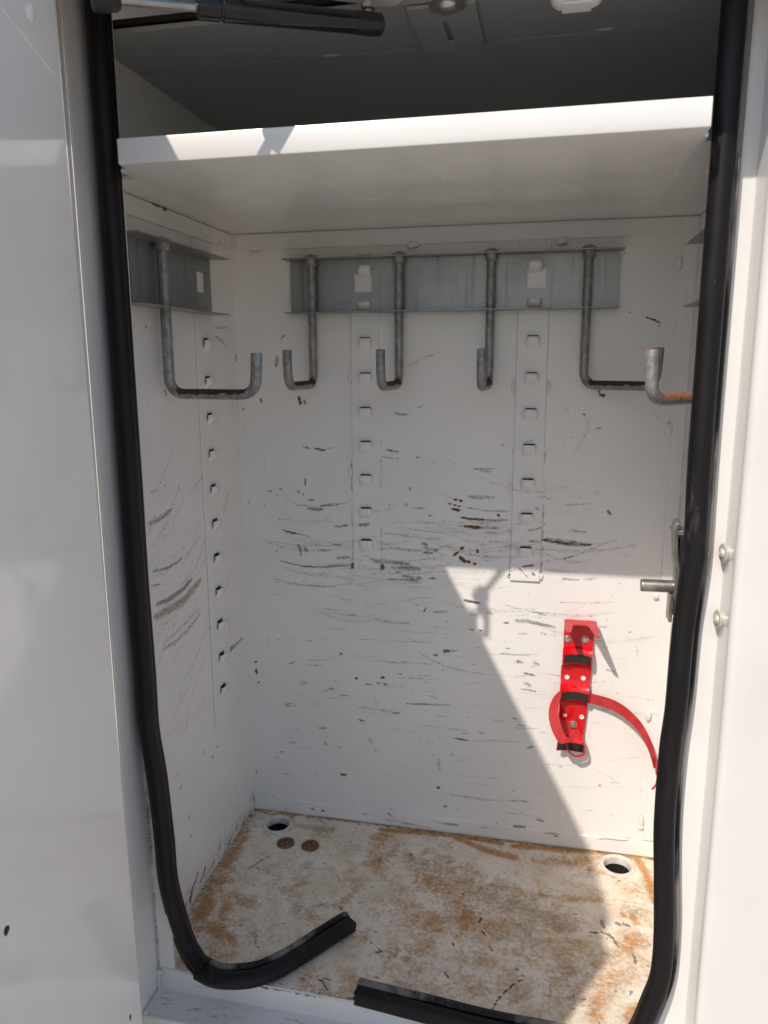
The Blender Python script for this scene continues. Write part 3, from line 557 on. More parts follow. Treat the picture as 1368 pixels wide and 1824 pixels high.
# --- perforated shelf strips with tabs
def tab_mesh():
    """small pressed-out tongue, open at the top, over a dark slot; local -y is out of the wall, x across"""
    bm = B(); w_, h_ = .0118, .0105
    prof = [(.0006, -h_*1.15), (-.0012, -h_), (-.0062, -h_*.55), (-.0094, 0), (-.0098, h_*.5), (-.0082, h_*.84)]
    xs = (-1, -.97, -.82, -.4, .4, .82, .97, 1); dep = (.0062, .0032, .0006, 0, 0, .0006, .0032, .0062)
    F, K = [], []
    for k, (y, z) in enumerate(prof):
        zz = [z-(.0016 if k == len(prof)-1 and abs(x) > .9 else 0) for x in xs]
        F.append([bm.verts.new((x*w_, min(y+d, .0006), q)) for x, d, q in zip(xs, dep, zz)])
        K.append([bm.verts.new((x*w_*.93, min(y+d, .0006)+.0011, q)) for x, d, q in zip(xs, dep, zz)])
    for L in (F, K):
        for a, b in zip(L[:-1], L[1:]):
            for i in range(len(xs)-1): bm.faces.new((a[i], a[i+1], b[i+1], b[i]))
    for i in range(len(xs)-1): bm.faces.new((F[-1][i], F[-1][i+1], K[-1][i+1], K[-1][i]))
    v = [bm.verts.new(p) for p in ((-w_*.9, -.0004, h_*.1), (w_*.9, -.0004, h_*.1), (w_*.84, -.0004, h_*.90), (w_*.70, -.0004, h_*1.03), (-w_*.70, -.0004, h_*1.03), (-w_*.84, -.0004, h_*.90))]
    bmesh.ops.recalc_face_normals(bm, faces=bm.faces)
    bm.faces.new(v).material_index = 1
    me = bpy.data.meshes.new('shelf_tab'); bm.to_mesh(me); bm.free()
    me.materials.append(M['paint']); me.materials.append(M['slot'])
    me.polygons.foreach_set('use_smooth', [True]*len(me.polygons)); me.set_sharp_from_angle(angle=math.radians(60)); return me
TAB = tab_mesh()
def bead_mesh(seed):
    r = random.Random(seed); bm = B(); bmesh.ops.create_icosphere(bm, subdivisions=2, radius=1)
    for v in bm.verts: v.co *= 1+r.uniform(-.22, .22)
    me = bpy.data.meshes.new('weld_bead'); bm.to_mesh(me); bm.free(); me.materials.append(M['bead'])
    me.polygons.foreach_set('use_smooth', [True]*len(me.polygons)); return me
BEADS = [bead_mesh(i) for i in range(4)]
def bead(parent, p, s, mat=None):
    me = BEADS[random.randrange(4)]
    if mat: me = me.copy(); me.materials[0] = M[mat]
    o = bpy.data.objects.new('weld_bead', me); COL.objects.link(o); o.parent = parent
    o.location = Vector(p)-LOC[top(parent).name]; o.scale = s; return o
ZT = [.9357-.0606*k for k in range(7)]
def tabs(parent, pts, rz=0):
    for p in pts:
        o = bpy.data.objects.new('shelf_tab', TAB); COL.objects.link(o); o.parent = parent
        o.location = Vector(p)-LOC[top(parent).name]; o.rotation_euler = (0, random.uniform(-.03, .03), rz); o.scale = (1, 1, random.uniform(.94, 1.04))
def strip(x0, x1, z0, xc):
    yq = YB-.0032
    s = sheet('shelf_strip', x0, x1, z0, 1.097, .0032, T)
    tabs(s, [(xc+.0003*(z-.75)/.1, yq-.0001, z) for z in ZT+[.9975, 1.058]])
    return s
s1 = strip(.2170, .2716, .5235, .2442); s2 = strip(.5058, .5612, .5165, .5338)
for q, m in (((623, 672), None), ((679, 845), None), ((624, 843), None)): p = at(q, 1, YB-.002); bead(s1, p, (.0030, .0022, .011), m)
for q in ((978, 690), (914, 690), (968, 868), (909, 870)): p = at(q, 1, YB-.002); bead(s2, p, (.003, .0022, .011))
for q in ((628, 1009), (681, 1011)): p = at(q, 1, YB-.002); bead(s1, p, (.0035, .0024, .0065), 'rusty'); bead(s1, p+np.array([.0006, -.0004, -.007]), (.0045, .0022, .004))
p = at((906, 1024), 1, YB-.002); bead(s2, p, (.0042, .0016, .0042)); bead(s2, p+np.array([.001, -.0012, .001]), (.0024, .001, .0022), 'rusty')
p = at((964, 1027), 1, YB-.002); bead(s2, p, (.003, .0016, .006))
s3 = bx('shelf_strip', (.0003, .337, .262), (.0034, .4085, 1.097), 'side', T, .0008)
tabs(s3, [(.0035, .3705-.002*(z-.6), z) for z in [.932-.0612*k for k in range(11)]], math.pi/2)
bx('fold_edge', (.0034, .3995, .262), (.0040, .4025, 1.09), 'side', s3, .0002)
for q, ax, v, sc_ in (((1209, 468), 1, .497, (.005, .003, .010)), ((1192, 765), 1, .497, (.005, .003, .013)), ((1168, 1062), 1, .497, (.005, .003, .006)), ((1155, 1275), 1, .497, (.0048, .003, .010)), ((1142, 1462), 1, .497, (.0042, .003, .012)), ((1141, 1474), 1, .497, (.005, .003, .004)),
                      ((474, 1417), 1, .497, (.006, .003, .003)), ((494, 1420), 1, .497, (.007, .003, .0035)), ((631, 1435), 1, .497, (.003, .003, .0045)), ((890, 1467), 1, .497, (.006, .003, .004)), ((700, 1443), 1, .497, (.004, .003, .0035)), ((1098, 1493), 1, .497, (.020, .003, .0035)),
                      ((735, 436), 1, .495, (.010, .003, .006)), ((1000, 429), 1, .495, (.010, .003, .006)), ((455, 452), 1, .496, (.012, .002, .003)), ((648, 452), 1, .496, (.012, .002, .003)),
                      ((290, 400), 0, .004, (.002, .008, .003)), ((392, 437), 0, .004, (.002, .007, .003))):
    bead(back, at(q, ax, v), sc_)
bead(back, at((293, 371), 0, .003), (.002, .007, .004), 'rusty'); bead(back, at((278, 366), 0, .003), (.0012, .012, .0012), 'rusty')
# --- ceiling
bx('ceiling_panel', (.0005, YF+.004, ZC-.002), (XR-.0005, YSEAM-.003, ZC+.004), 'ceiling_grey', T, .0003)
bx('ceiling_panel', (.0005, YSEAM+.003, ZC-.002), (XR-.0005, YB-.0005, ZC+.004), 'ceiling_grey', T, .0003)
bx('ceiling_back', (-.014, YF+.004, ZC+.0075), (XR+.014, YB+.012, ZC+.014), 'hole', T)
for q in ((590, 97), (1080, 50)): bead(T, at(q, 2, ZC-.001), (.014, .004, .002))
pl = [at(q, 2, ZC-.006) for q in ((752, 83), (862, 76))]
bm = B(); x0, x1, y1 = pl[0][0], pl[1][0], .206
xs_, ys_ = (x0+x1)/2, .16
for a, b in (((x0, .08, ZC-.007), (xs_-.0035, y1, ZC-.0035)), ((xs_+.0035, .08, ZC-.007), (x1, y1, ZC-.0035)), ((xs_-.0035, .08, ZC-.007), (xs_+.0035, .12, ZC-.0035)), ((xs_-.0035, .178, ZC-.007), (xs_+.0035, y1, ZC-.0035))):
    box(bm, a, b)
bmesh.ops.remove_doubles(bm, verts=bm.verts, dist=1e-5)
plate = build('slotted_plate', bm, 'ceiling_grey', T, smooth=False)
p = at((797, 13), 2, ZC-.010)
bm = B(); m = Matrix.Translation(p) @ Matrix.Rotation(math.pi, 4, 'X')
lathe(bm, [(0, .007), (.004, .0066), (.009, .0045), (.012, .001), (.0125, -.001), (.020, -.001), (.020, -.003), (0, -.003)], 28, m); build('bolt', bm, 'zinc', plate)
# --- door opening: flange, jambs, sill, skin
def frame(x0, x1, y0, y1, z0, z1, name='door_flange', mat='paint', bev=.0008): return bx(name, (x0, y0, z0), (x1, y1, z1), mat, T, bev)
frame(XJL-.001, .041, YF, YF+.002, .0005, 1.32)
frame(.727, XJR+.001, YF, YF+.002, .0005, 1.32)
gj = Grid(XJL+.0002, .0404, .001, 1.3, .0025)
for k in range(40):
    z = abs(rng.normal(0, .22)); gj.stroke([(XJL+.002, z), (XJL+.0025, z+rng.uniform(.01, .05))], rng.uniform(.002, .006), rng.choice([0, 2, 2]), rng.uniform(.35, .9))
link('door_flange', gj.mesh('door_flange', lambda u, v: (u, u*0+YF-.0006, v)), 'back', T)
ge = Grid(.05, .72, -.030, -.0032, .002)
for k in range(60):
    u = .06+abs(rng.normal(0, .16)); ge.stroke([(u, -.0035), (u+rng.uniform(.002, .012), -.0035-abs(rng.normal(0, .0012)))], rng.uniform(.0012, .003), 0, rng.uniform(.6, 1)); ge.stroke([(u, -.0035)], .006, 3, 1.)
for k in range(25):
    u, v = rng.uniform(.05, .6), rng.uniform(-.028, -.006); ge.stroke([(u, v), (u+rng.uniform(.005, .04), v+rng.normal(0, .002))], rng.uniform(.001, .003), rng.choice([0, 2]), rng.uniform(.2, .5))
link('sill_face', ge.mesh('sill_face', lambda u, v: (u, u*0+YF-.0007, v)), 'back', T)
gd = Grid(XJL+.004, .72, YSK+.006, YF-.007, .002)
for k in range(70):
    u, v = rng.uniform(.02, .5), rng.uniform(.03, .066); gd.stroke([(u, v), (u+rng.uniform(.002, .03), v+rng.normal(0, .004))], rng.uniform(.001, .004), rng.choice([0, 2]), rng.uniform(.25, .65))
link('ledge_face', gd.mesh('ledge_face', lambda u, v: (u, v, u*0+ZLED+.0007)), 'back', T)
frame(XJL-.003, XJL, YSK, YF-.0004, ZLED-.001, 1.34, 'door_jamb')
# right jamb rolls into the outer skin
bm = B(); prof = [(XJR, YF-.0004)]
prof += [(XJR+.0002*k, YF-.0004-(YF-YSK-.012)*k/4) for k in range(1, 5)]
cx, cy, R_ = XJR+.0008+.010, YSK+.0108, .010
prof += [(cx-R_*math.cos(t), cy-R_*math.sin(t)) for t in np.linspace(.1, math.pi/2, 7)]
prof += [(XJR+.03, cy-R_), (XJR+.5, cy-R_), (XJR+1.1, cy-R_)]
zs = [-.30, 1.42]
rows = [[bm.verts.new((x, y, z)) for x, y in prof] for z in zs]
for k in range(len(prof)-1): bm.faces.new((rows[0][k], rows[0][k+1], rows[1][k+1], rows[1][k]))
build('body_skin', bm, 'paint_skin', T)
YS = cy-R_
frame(-.9, XJL-.0005, YS, YS+.003, -.30, 1.42, 'body_skin', 'paint_skin')
frame(XJL, XJR, YS, YS+.003, 1.335, 1.42, 'header_skin', 'paint_skin')
frame(XJL, XJR, YS+.0035, YF, 1.335, 1.3375, 'header_jamb')
bx('added_sun_overhang', (-.2, -.085, 1.284), (1.86, -.079, 1.36), 'paint_skin', T, .002)  # unseen overhang added to keep sun off the shelf top
bx('added_sun_overhang', (-.2, -.0785, 1.352), (1.86, YS-.0005, 1.36), 'paint_skin', T, .001)
# sill: upright face, ledge, front face
bm = B(); sp = [(YF+.02, -.0012), (YF+.0015, -.0012), (YF, -.003), (YF, ZLED+.006), (YF-.002, ZLED+.0015), (YF-.006, ZLED), (YS+.006, ZLED-.0006), (YS+.0015, ZLED-.002), (YS, ZLED-.006), (YS, -.30)]
rows = [[bm.verts.new((x, y, z)) for y, z in sp] for x in (XJL, .2, .5, XJR)]
for a, b in zip(rows[:-1], rows[1:]):
    for k in range(len(sp)-1): bm.faces.new((a[k], a[k+1], b[k+1], b[k]))
sill = build('door_sill', bm, 'side', T)
bead(sill, (XJL+.004, YF-.004, -.006), (.006, .004, .004)); bead(sill, (.044, YF-.001, -.0005), (.005, .002, .002))
for k in range(10): bead(sill, (XJL+.003, YF-.006-.0045*k, ZLED+.001), (.0032, .004, .0028))
for k in range(7): bead(sill, (XJL+.002, YF-.003, -.006-.0045*k), (.0028, .0026, .0035))
# body shell round the compartment
bx('body_shell', (-.9, YB+.05, -.30), (1.86, YB+.06, 1.42), 'paint_skin', T)
bx('roof_skin', (-.9, YS+.004, 1.415), (1.86, YB+.05, 1.425), 'paint_skin', T)
bx('body_shell', (-.9, YS+.005, -.31), (1.86, YB+.05, -.30), 'paint_skin', T)
# strut bracket hanging from the header, with rounded end
A0 = np.array([.145, -.12, 1.2365])
E0 = at((664, 43), 1, .035)
dirn = (E0-A0)/np.linalg.norm(E0-A0)
bm = B(); side = np.cross(dirn, (0, 0, 1)); side /= np.linalg.norm(side); upv = np.cross(side, dirn)
a = A0+dirn*.15+upv*.030+side*.004; b = E0+dirn*.028+upv*.026+side*.004
ring = []
for c_, t0 in ((b, -90), (a, 90)):
    for t in np.linspace(t0, t0+180, 9): 
        ring.append(c_ + dirn*.012*math.cos(math.radians(t)) + side*.028*math.sin(math.radians(t)))
lo_, hi_ = [bm.verts.new(p) for p in ring], [bm.verts.new(p+upv*.016) for p in ring]
bm.faces.new(lo_); bm.faces.new(list(reversed(hi_)))
for k in range(len(ring)): bm.faces.new((lo_[k], lo_[(k+1) % len(ring)], hi_[(k+1) % len(ring)], hi_[k]))
sbk = build('strut_bracket', bm, 'paint', T, bevel=.003)
bx('bracket_foot', tuple(b+np.array([-.03, -.005, .013])), tuple(b+np.array([.0, .04, .08])), 'paint', sbk, .002)

# ------------------------------------------------------------------ shelf
S = root('steel_shelf', 'white folded steel shelf spanning the compartment with a sunlit front lip', 'shelf', (.4, .25, ZSH))
bm = B(); prof = [(YB-.004, ZSH), (YSH+.0025, ZSH), (YSH+.0007, ZSH+.0007), (YSH, ZSH+.0025), (YSH, ZSH+HSH-.0025), (YSH+.0007, ZSH+HSH-.0007), (YSH+.0025, ZSH+HSH), (YSH+.012, ZSH+HSH), (YSH+.012, ZSH+HSH-.003), (YSH+.004, ZSH+HSH-.003), (YSH+.004, ZSH+.004), (YB-.004, ZSH+.004)]
cols = []
for x, dy in ((.0735, 0), (.2, 0), (.7065, 0), (.709, 0)):
    cols.append([bm.verts.new((x, y, z)) for y, z in prof])
n = len(prof)
for a, b in zip(cols[:-1], cols[1:]):
    for k in range(n): bm.faces.new((a[k], a[(k+1) % n], b[(k+1) % n], b[k]))
bm.faces.new(list(reversed(cols[0]))); bm.faces.new(cols[-1])
build('shelf_pan', bm, 'paint', S, smooth=True)
for x0, x1 in ((.002, .0732), (.7093, XR-.002)): bx('shelf_side', (x0, YF+.006, ZSH+.0002), (x1, YB-.004, ZSH+.004), 'paint', S)

for x0, x1 in ((.056, .0732), (.7093, .7130)): bx('shelf_side', (x0, .047, ZSH+.0002), (x1, YF+.0055, ZSH+.004), 'paint', S)

# ------------------------------------------------------------------ rails with hooks
def hook_rail(label, loc, rz, L, cut):
    """channel: web on the wall, flanges 35 mm out (-y), length along x from 0"""
    r = root('hook_rail', label, 'rail', loc, rz, 'galvanised hook rails'); h, d, t = .091, .0345, .0016
    bm = B()
    xs = [0]+[v for c in cut for v in (c-.0155, c+.0155)]+[L]
    z0, z1 = .034, .0665
    for a, b in zip(xs[:-1], xs[1:]):
        box(bm, (a, -t-.001, z1), (b, -.001, h)); box(bm, (a, -t-.001, 0), (b, -.001, z0))
    for a, b in zip(xs[::2], xs[1::2]): box(bm, (a, -t-.001, z0), (b, -.001, z1))
    bmesh.ops.remove_doubles(bm, verts=bm.verts, dist=1e-6)
    build('rail_web', bm, 'galv', r, True, smooth=False)
    bm = B(); box(bm, (0-.006, -d, h-t), (L+.006, -t-.0012, h)); build('rail_flange', bm, 'galv', r, True, bevel=.0004)
    bm = B(); box(bm, (0-.003, -d, 0), (L+.003, -t-.0012, t)); build('rail_flange', bm, 'galv', r, True, bevel=.0004)
    return r
ZR = .987
hook_rail('galvanised steel rail with four hooks on the back wall', (.1115, YB-.0032, ZR), 0, .5555, (.2427-.1115, .5368-.1115))
hook_rail('galvanised steel rail on the left side wall beside the door opening', (.0035, .115, .981), math.pi/2, .278, (.357-.115,))
hook_rail('galvanised rail on the right wall mostly hidden behind the black seal', (XR-.0005, .395, .981), -math.pi/2, .28, (.04,))
# hook: local origin on the rail's top flange, arm along +x
HR = .0074
def hook_meshes():
    zb, L, up, rb = -.213, .130, .058, .021
    P = [(0, 0, .003), (0, 0, -.03), (0, 0, -.08), (0, 0, -.13), (0, 0, -.165), (0, 0, zb+rb+.004)]
    P += [(rb-rb*math.cos(t), 0, zb+rb-rb*math.sin(t)) for t in np.linspace(.15, math.pi/2, 7)]
    P += [(x, 0, zb) for x in (.035, .055, .075, .095)]
    P += [(L-rb+rb*math.sin(t), 0, zb+rb-rb*math.cos(t)) for t in np.linspace(0.1, math.pi/2, 7)]
    P += [(L+.001, 0, zb+rb+.012), (L+.002, 0, zb+up-.002), (L+.002, 0, zb+up)]
    sc = [1]*(len(P)-1)+[.86]
    bm = B(); sweep(bm, P, (0, 1, 0), circ(HR, 16), True, sc); me = bpy.data.meshes.new('rod')
    bmesh.ops.recalc_face_normals(bm, faces=bm.faces); bm.to_mesh(me); bm.free(); me.materials.append(M['rod'])
    me.polygons.foreach_set('use_smooth', [True]*len(me.polygons)); me.set_sharp_from_angle(angle=.9)
    a = me.attributes.new('wear', 'FLOAT_COLOR', 'POINT'); c = []
    for v in me.vertices:
        x, z, nz = v.co.x, v.co.z, v.normal.z
        g_ = .05
        if z < zb+.03 and x < L-.012: g_ = .85*max(0, min(1, nz*1.3+.45)) if x > .012 else .15
        elif z < zb+.03: g_ = .22
        elif z > zb+up-.003 and x > .1: g_ = .25
        c.append((0, g_, 0, 1))
    a.data.foreach_set('color', np.array(c, np.float32).ravel())
    bm = B(); lathe(bm, [(0, .0075), (.004, .0072), (.009, .005), (.0125, .0022), (.0138, .0004), (.0138, 0)], 24)
    h = bpy.data.meshes.new('hook_head'); bmesh.ops.recalc_face_normals(bm, faces=bm.faces); bm.to_mesh(h); bm.free(); h.materials.append(M['rod'])
    h.polygons.foreach_set('use_smooth', [True]*len(h.polygons))
    bm = B(); lathe(bm, [(HR+.0001, -.012), (HR+.0022, -.011), (HR+.0030, -.004), (HR+.0034, -.0017)], 20)
    k = bpy.data.meshes.new('weld_collar'); bmesh.ops.recalc_face_normals(bm, faces=bm.faces); bm.to_mesh(k); bm.free(); k.materials.append(M['rod'])
    k.polygons.foreach_set('use_smooth', [True]*len(k.polygons)); return me, h, k
HM = hook_meshes()
def hook(x, y, ztop, az, label, tilt=0, sx=1):
    r = root('hanging_hook', label, 'hook', (x, y, ztop), 0, 'bent steel hooks in the rails'); r.rotation_euler = (tilt, 0, math.radians(az)); r.scale = (sx, 1, 1)
    for nm, me in zip(('rod', 'hook_head', 'weld_collar'), HM):
        o = bpy.data.objects.new(nm, me); COL.objects.link(o); o.parent = r
    return r
zt = ZR+.091
YH = YB-.0215
hook(.155, YH, zt, -91, 'leftmost hook on the back rail with its tip turned left beside a brown smear')
hook(.309, YH, zt, -91.5, 'second hook from the left on the back rail beside the left tab strip')
hook(.4635, YH, zt, -90.5, 'third hook on the back rail pointing straight out with its tip over its shank')
hook(.6185, YH, zt, -37, 'fourth hook on the back rail, nearest the right seal, with its arm turned right')
hook(.0185, .208, 1.072, -9, 'long armed hook on the left wall rail with dark rust along its arm', 0, 1.12)
hook(.7695, .19, 1.072, 226, 'sunlit hook on the right wall rail with an orange rusted arm partly behind the seal')
for o in list(bpy.data.objects):
    if o.name.startswith('rod') and o.parent and o.parent['label'].startswith('sunlit hook'):
        o.data = o.data.copy(); o.data.materials[0] = M['rod_sunlit']
        at_ = o.data.attributes['wear'].data; cc = np.zeros(len(at_)*4, np.float32); at_.foreach_get('color', cc); cc = cc.reshape(-1, 4)
        zz = np.array([v.co.z for v in o.data.vertices]); xx = np.array([v.co.x for v in o.data.vertices])
        cc[:, 1] = np.maximum(cc[:, 1], np.where(xx > .1, .12, 0)); cc[(zz > -.1555) & (xx > .1), 1] = .9; at_.foreach_set('color', cc.ravel())

# ------------------------------------------------------------------ door
AL, BE = .1166, .0086
e_out = np.array([math.sin(AL), -math.cos(AL), 0]); nrm = np.array([math.cos(AL), math.sin(AL), 0])
def DP(u, wn, z):
    """u metres out from the hinge edge, wn metres from the inner face (minus = outside)"""
    p0 = np.array([(.08465-math.sin(AL)*(-.107))/math.cos(AL), -.107, 0.])
    return p0 + e_out*u + nrm*wn + np.array([-math.tan(BE)*z*1.0, 0, z])
D = root('compartment_door', 'open white compartment door seen along its glossy inner panel at left', 'door', tuple(DP(.35, -.02, -.08)))
def dbox(bm, u0, u1, w0, w1, z0, z1, dz=0):
    v = [bm.verts.new(DP(u, w_, z+(dz*u if z == z1 else 0))) for u in (u0, u1) for w_ in (w0, w1) for z in (z0, z1)]
    for f in ((0, 1, 3, 2), (4, 6, 7, 5), (0, 4, 5, 1), (2, 3, 7, 6), (0, 2, 6, 4), (1, 5, 7, 3)): bm.faces.new([v[i] for i in f])
bm = B(); dbox(bm, 0, .70, -.033, 0, -.06, 1.247, .02); build('inner_panel', bm, 'paint_door', D, bevel=.002, seg=2)
bm = B(); dbox(bm, -.104, .742, -.0625, -.0605, -.09, 1.396, .0345); build('outer_skin', bm, 'paint_skin', D, bevel=.0006)
bm = B(); dbox(bm, .05, .69, -.0603, -.0332, -.05, 1.24); build('door_core', bm, 'paint_skin', D)
bm = B(); hp = [DP(-.1042, -.0615, 0), np.array([.012, .010, 0]), np.array([.0085, .0222, 0])]
rows = [[bm.verts.new((q[0], q[1], z)) for q in hp] for z in (-.09, 1.34)]
for k in range(2): bm.faces.new((rows[0][k], rows[0][k+1], rows[1][k+1], rows[1][k]))
for k in range(13): cyl(bm, (.008, -.002, -.09+.1088*k), (.008, -.002, -.09+.1088*k+.106), .0045, 12)
build('door_hinge', bm, 'paint_skin', D)
bm = B()
for (x0, x1, z0, z1) in ((.060, .1075, 1.241, 1.290), (.1195, .130, 1.241, 1.300), (.1075, .1195, 1.282, 1.300), (.1075, .1195, 1.241, 1.252)): box(bm, (x0, -.187, z0), (x1, -.1845, z1))
bmesh.ops.remove_doubles(bm, verts=bm.verts, dist=1e-5); build('stay_plate', bm, 'paint', D, smooth=False)
# strut bracket on the door
k1 = [DP(*q) for q in ((.02, .0012, 1.238), (.20, .0012, 1.25), (.165, .0012, 1.205), (.02, .0012, 1.16))]
bm = B()
bu = DP(.04, 0, 1.2)
def poly(bm, pts, th):
    a = [bm.verts.new(p) for p in pts]; b = [bm.verts.new(np.array(p)+th) for p in pts]
    bm.faces.new(a); bm.faces.new(list(reversed(b)))
    for i in range(len(pts)): bm.faces.new((a[i], a[(i+1) % len(pts)], b[(i+1) % len(pts)], b[i]))
poly(bm, [DP(*q) for q in ((.012, 0, 1.240), (.17, 0, 1.242), (.135, 0, 1.212), (.012, 0, 1.175))], nrm*.0007)
mb = build('strut_mount', bm, 'paint_door', D)
p = DP(.05, .0007, 1.215); bm = B(); m = Matrix.Translation(p) @ Vector(nrm).to_track_quat('Z', 'Y').to_matrix().to_4x4()
lathe(bm, [(0, .004), (.004, .0034), (.0068, .0012), (.007, 0)], 20, m); build('rivet', bm, 'paint', mb)
# small paint chips standing on the door face
for q, s in (((12, 1657), (.0022, .0007, .0045)), ((232, 1812), (.0012, .0005, .0045))):
    d = FW + RT*(q[0]-W/2)/FPX - UP*(q[1]-H/2)/FPX
    n3 = nrm + np.array([0, 0, math.tan(BE)]); t = ((DP(0, 0, 0)-CAM)@n3)/(d@n3); p = CAM+d*t
    bm = B(); bmesh.ops.create_icosphere(bm, subdivisions=2, radius=1)
    for v in bm.verts:
        c = v.co; v.co = Vector(p + e_out*c.x*s[0]*2 + nrm*c.y*s[1] + np.array([0, 0, c.z*s[2]*(1+.3*c.x)]))
    build('paint_chip', bm, 'hole', D)

# ------------------------------------------------------------------ gas strut
G = root('gas_strut', 'black gas strut running from the open door to the header at top left', 'strut', tuple(A0))
def along(t): return A0 + (E0-A0)*t
Lt = np.linalg.norm(E0-A0)
bm = B(); cyl(bm, along(.05), along(.36), .0042, 18); build('rod', bm, 'chrome', G)
bm = B(); pts = [along(t) for t in (.318, .322, .325, .400, .404, .412, .416, .93)]
rr = [.0082, .0100, .0108, .0108, .0098, .0098, .0108, .0108]
sweep(bm, pts, (0, 0, 1), circ(1, 24), True, rr); build('cylinder', bm, 'black_metal', G)
bm = B(); sweep(bm, [along(t) for t in (.925, .93, .99, 1.03, 1.04)], (0, 0, 1), circ(1, 20), True, [.0095, .0112, .0115, .0110, .0075]); build('end_fitting', bm, 'black_plastic', G)
bm = B(); sweep(bm, [along(t) for t in (-.036, -.030, .0, .050, .060)], (0, 0, 1), circ(1, 20), True, [.008, .0115, .012, .0098, .007]); ef = build('end_fitting', bm, 'black_plastic', G)
bm = B(); cyl(bm, along(.985), along(.985)+upv*.030, .0045, 14); m = Matrix.Translation(along(.985)+upv*.012); lathe(bm, [(.004, 0), (.008, .002), (.008, .006), (.004, .008)], 6, m); build('ball_stud', bm, 'zinc', G)
bm = B(); cyl(bm, along(-.012), along(-.012)+np.array([0, -.03, .012]), .0045, 14); build('ball_stud', bm, 'zinc', G)

# ------------------------------------------------------------------ rubber seal
def seal_profile(flip):
    pr = []
    for t in np.linspace(-150, 75, 16): pr.append((-.0035+.0125*math.cos(math.radians(t+90)), .006+.0125*math.sin(math.radians(t+90))))
    # grip behind the bulb and lip on the flange side
    pr = [(-.0035+.0125*math.cos(t), .0055+.0125*math.sin(t)) for t in np.linspace(math.radians(-35), math.radians(215), 18)]
    pr = pr + [(-.0145, -.004), (-.013, -.010), (.011, -.010), (.0155, -.008), (.0165, -.0035), (.0145, .0005), (.0095, .0008)]
    return [(-b if flip else b, n) for b, n in pr]
def seal(label, pieces):
    r = root('rubber_seal', label, 'seal', tuple(pieces[0][0][0]), 0, 'lengths of torn door seal')
    for keys, refs, flip, dusty in pieces:
        P = catmull(keys, 10); Rf = list(catmull(refs, 10)); prof = seal_profile(flip); m = len(prof)
        w1 = [1+.014*math.sin(i*.37)*math.sin(i*.11+1) for i in range(len(P))]
        bm = B(); rings = sweep(bm, P, Rf, prof, False, w1)
        bm.faces.new(list(reversed(rings[0]))); e = rings[-1]; t = P[-1]-P[-2]; t /= np.linalg.norm(t)
        c_ = sum((np.array(v.co) for v in e[:18]), np.zeros(3))/18
        for v in e: v.co += Vector(t*random.uniform(-.0035, .0015))
        i1 = [bm.verts.new(c_+(np.array(v.co)-c_)*(.62 if q < 18 else .30)) for q, v in enumerate(e)]; i2 = [bm.verts.new(np.array(v.co)-t*.014) for v in i1]
        for a, b in ((e, i1), (i1, i2)):
            for q in range(m): bm.faces.new((a[q], a[(q+1) % m], b[(q+1) % m], b[q]))
        bm.faces.new(i2); o = build('seal_strip', bm, 'rubber', r)
        a = o.data.attributes.new('wear', 'FLOAT_COLOR', 'POINT'); c = []
        for i in range(len(o.data.vertices)):
            jj, k = divmod(i, m); lip = 1. if (k >= m-5 or k <= 1) else .2
            c.append((dusty*lip*(.6+.4*math.sin(jj*.21)), 0, 0, 1))
        a.data.foreach_set('color', np.array(c, np.float32).ravel())
YSL = .062
L = [(.0295, YSL, z) for z in (1.34, 1.15, .95, .75, .60)] + [(.031, YSL, .48)]
for q, y in (((262, 1290), .062), ((277, 1383), .064), ((290, 1490), .067), ((300, 1580), .072), ((327, 1672), .082)): L.append(tuple(at(q, 1, y)))
L.append(tuple(at((348, 1710), 2, .022))); L.append(tuple(at((366, 1728), 2, .015)))
rf1 = [(0, -1, 0)]*9 + [(.1, -1, .15), (.2, -1, .3), (.3, -1, .5), (.4, -.8, .7)]
L2 = [tuple(at(q, 2, z)) for q, z in (((358, 1724), .016), ((392, 1738), .014), ((445, 1737), .0135), ((490, 1722), .0135), ((540, 1693), .0135), ((585, 1664), .0135), ((622, 1641), .0135))]
rf2 = [(.3, -1, .6), (.2, -1, .6), (.2, -1, .5), (.3, -1, .5), (.4, -1, .5), (.4, -1, .5), (.4, -1, .5)]
seal('left length of black rubber door seal with its torn end curling onto the rusty floor', [(L, rf1, False, .3), (L2, rf2, True, .9)])
Rk = [(.7335, YSL, z) for z in (1.34, 1.15, .95, .80)]
for q in ((1240, 985), (1222, 1110), (1209, 1250), (1197, 1340), (1188, 1460), (1187, 1560), (1187, 1650), (1181, 1730), (1165, 1782)): Rk.append(tuple(at(q, 1, YSL)))
c0 = Rk[-1]
Rk += [(c0[0]-.020, YSL, .030), (c0[0]-.052, YSL-.001, .012), (c0[0]-.10, YSL, .008)]
rf3 = [(0, -1, 0)]*(len(Rk)-3)+[(0, -1, .1), (0, -1, .2), (0, -1, .3)]
R2 = [(c0[0]-.09, YSL-.004, .0085)] + [tuple(at(q, 2, z)) for q, z in (((985, 1846), .011), ((880, 1826), .0125), ((760, 1796), .0135), ((636, 1765), .0135))]
seal('right length of black rubber door seal running down the jamb and along the sill', [(Rk, rf3, True, 1.0), (R2, [(0, -1, .3)]*5, False, .9)])

# ------------------------------------------------------------------ extinguisher bracket
X = root('extinguisher_bracket', 'bright red steel extinguisher bracket with open straps on the sunlit back wall', 'bracket', (.628, YB-.003, .32))
xc, hw = .6285, .0245
def xz(px, py, y=.487): q = at((px, py), 1, y); return q
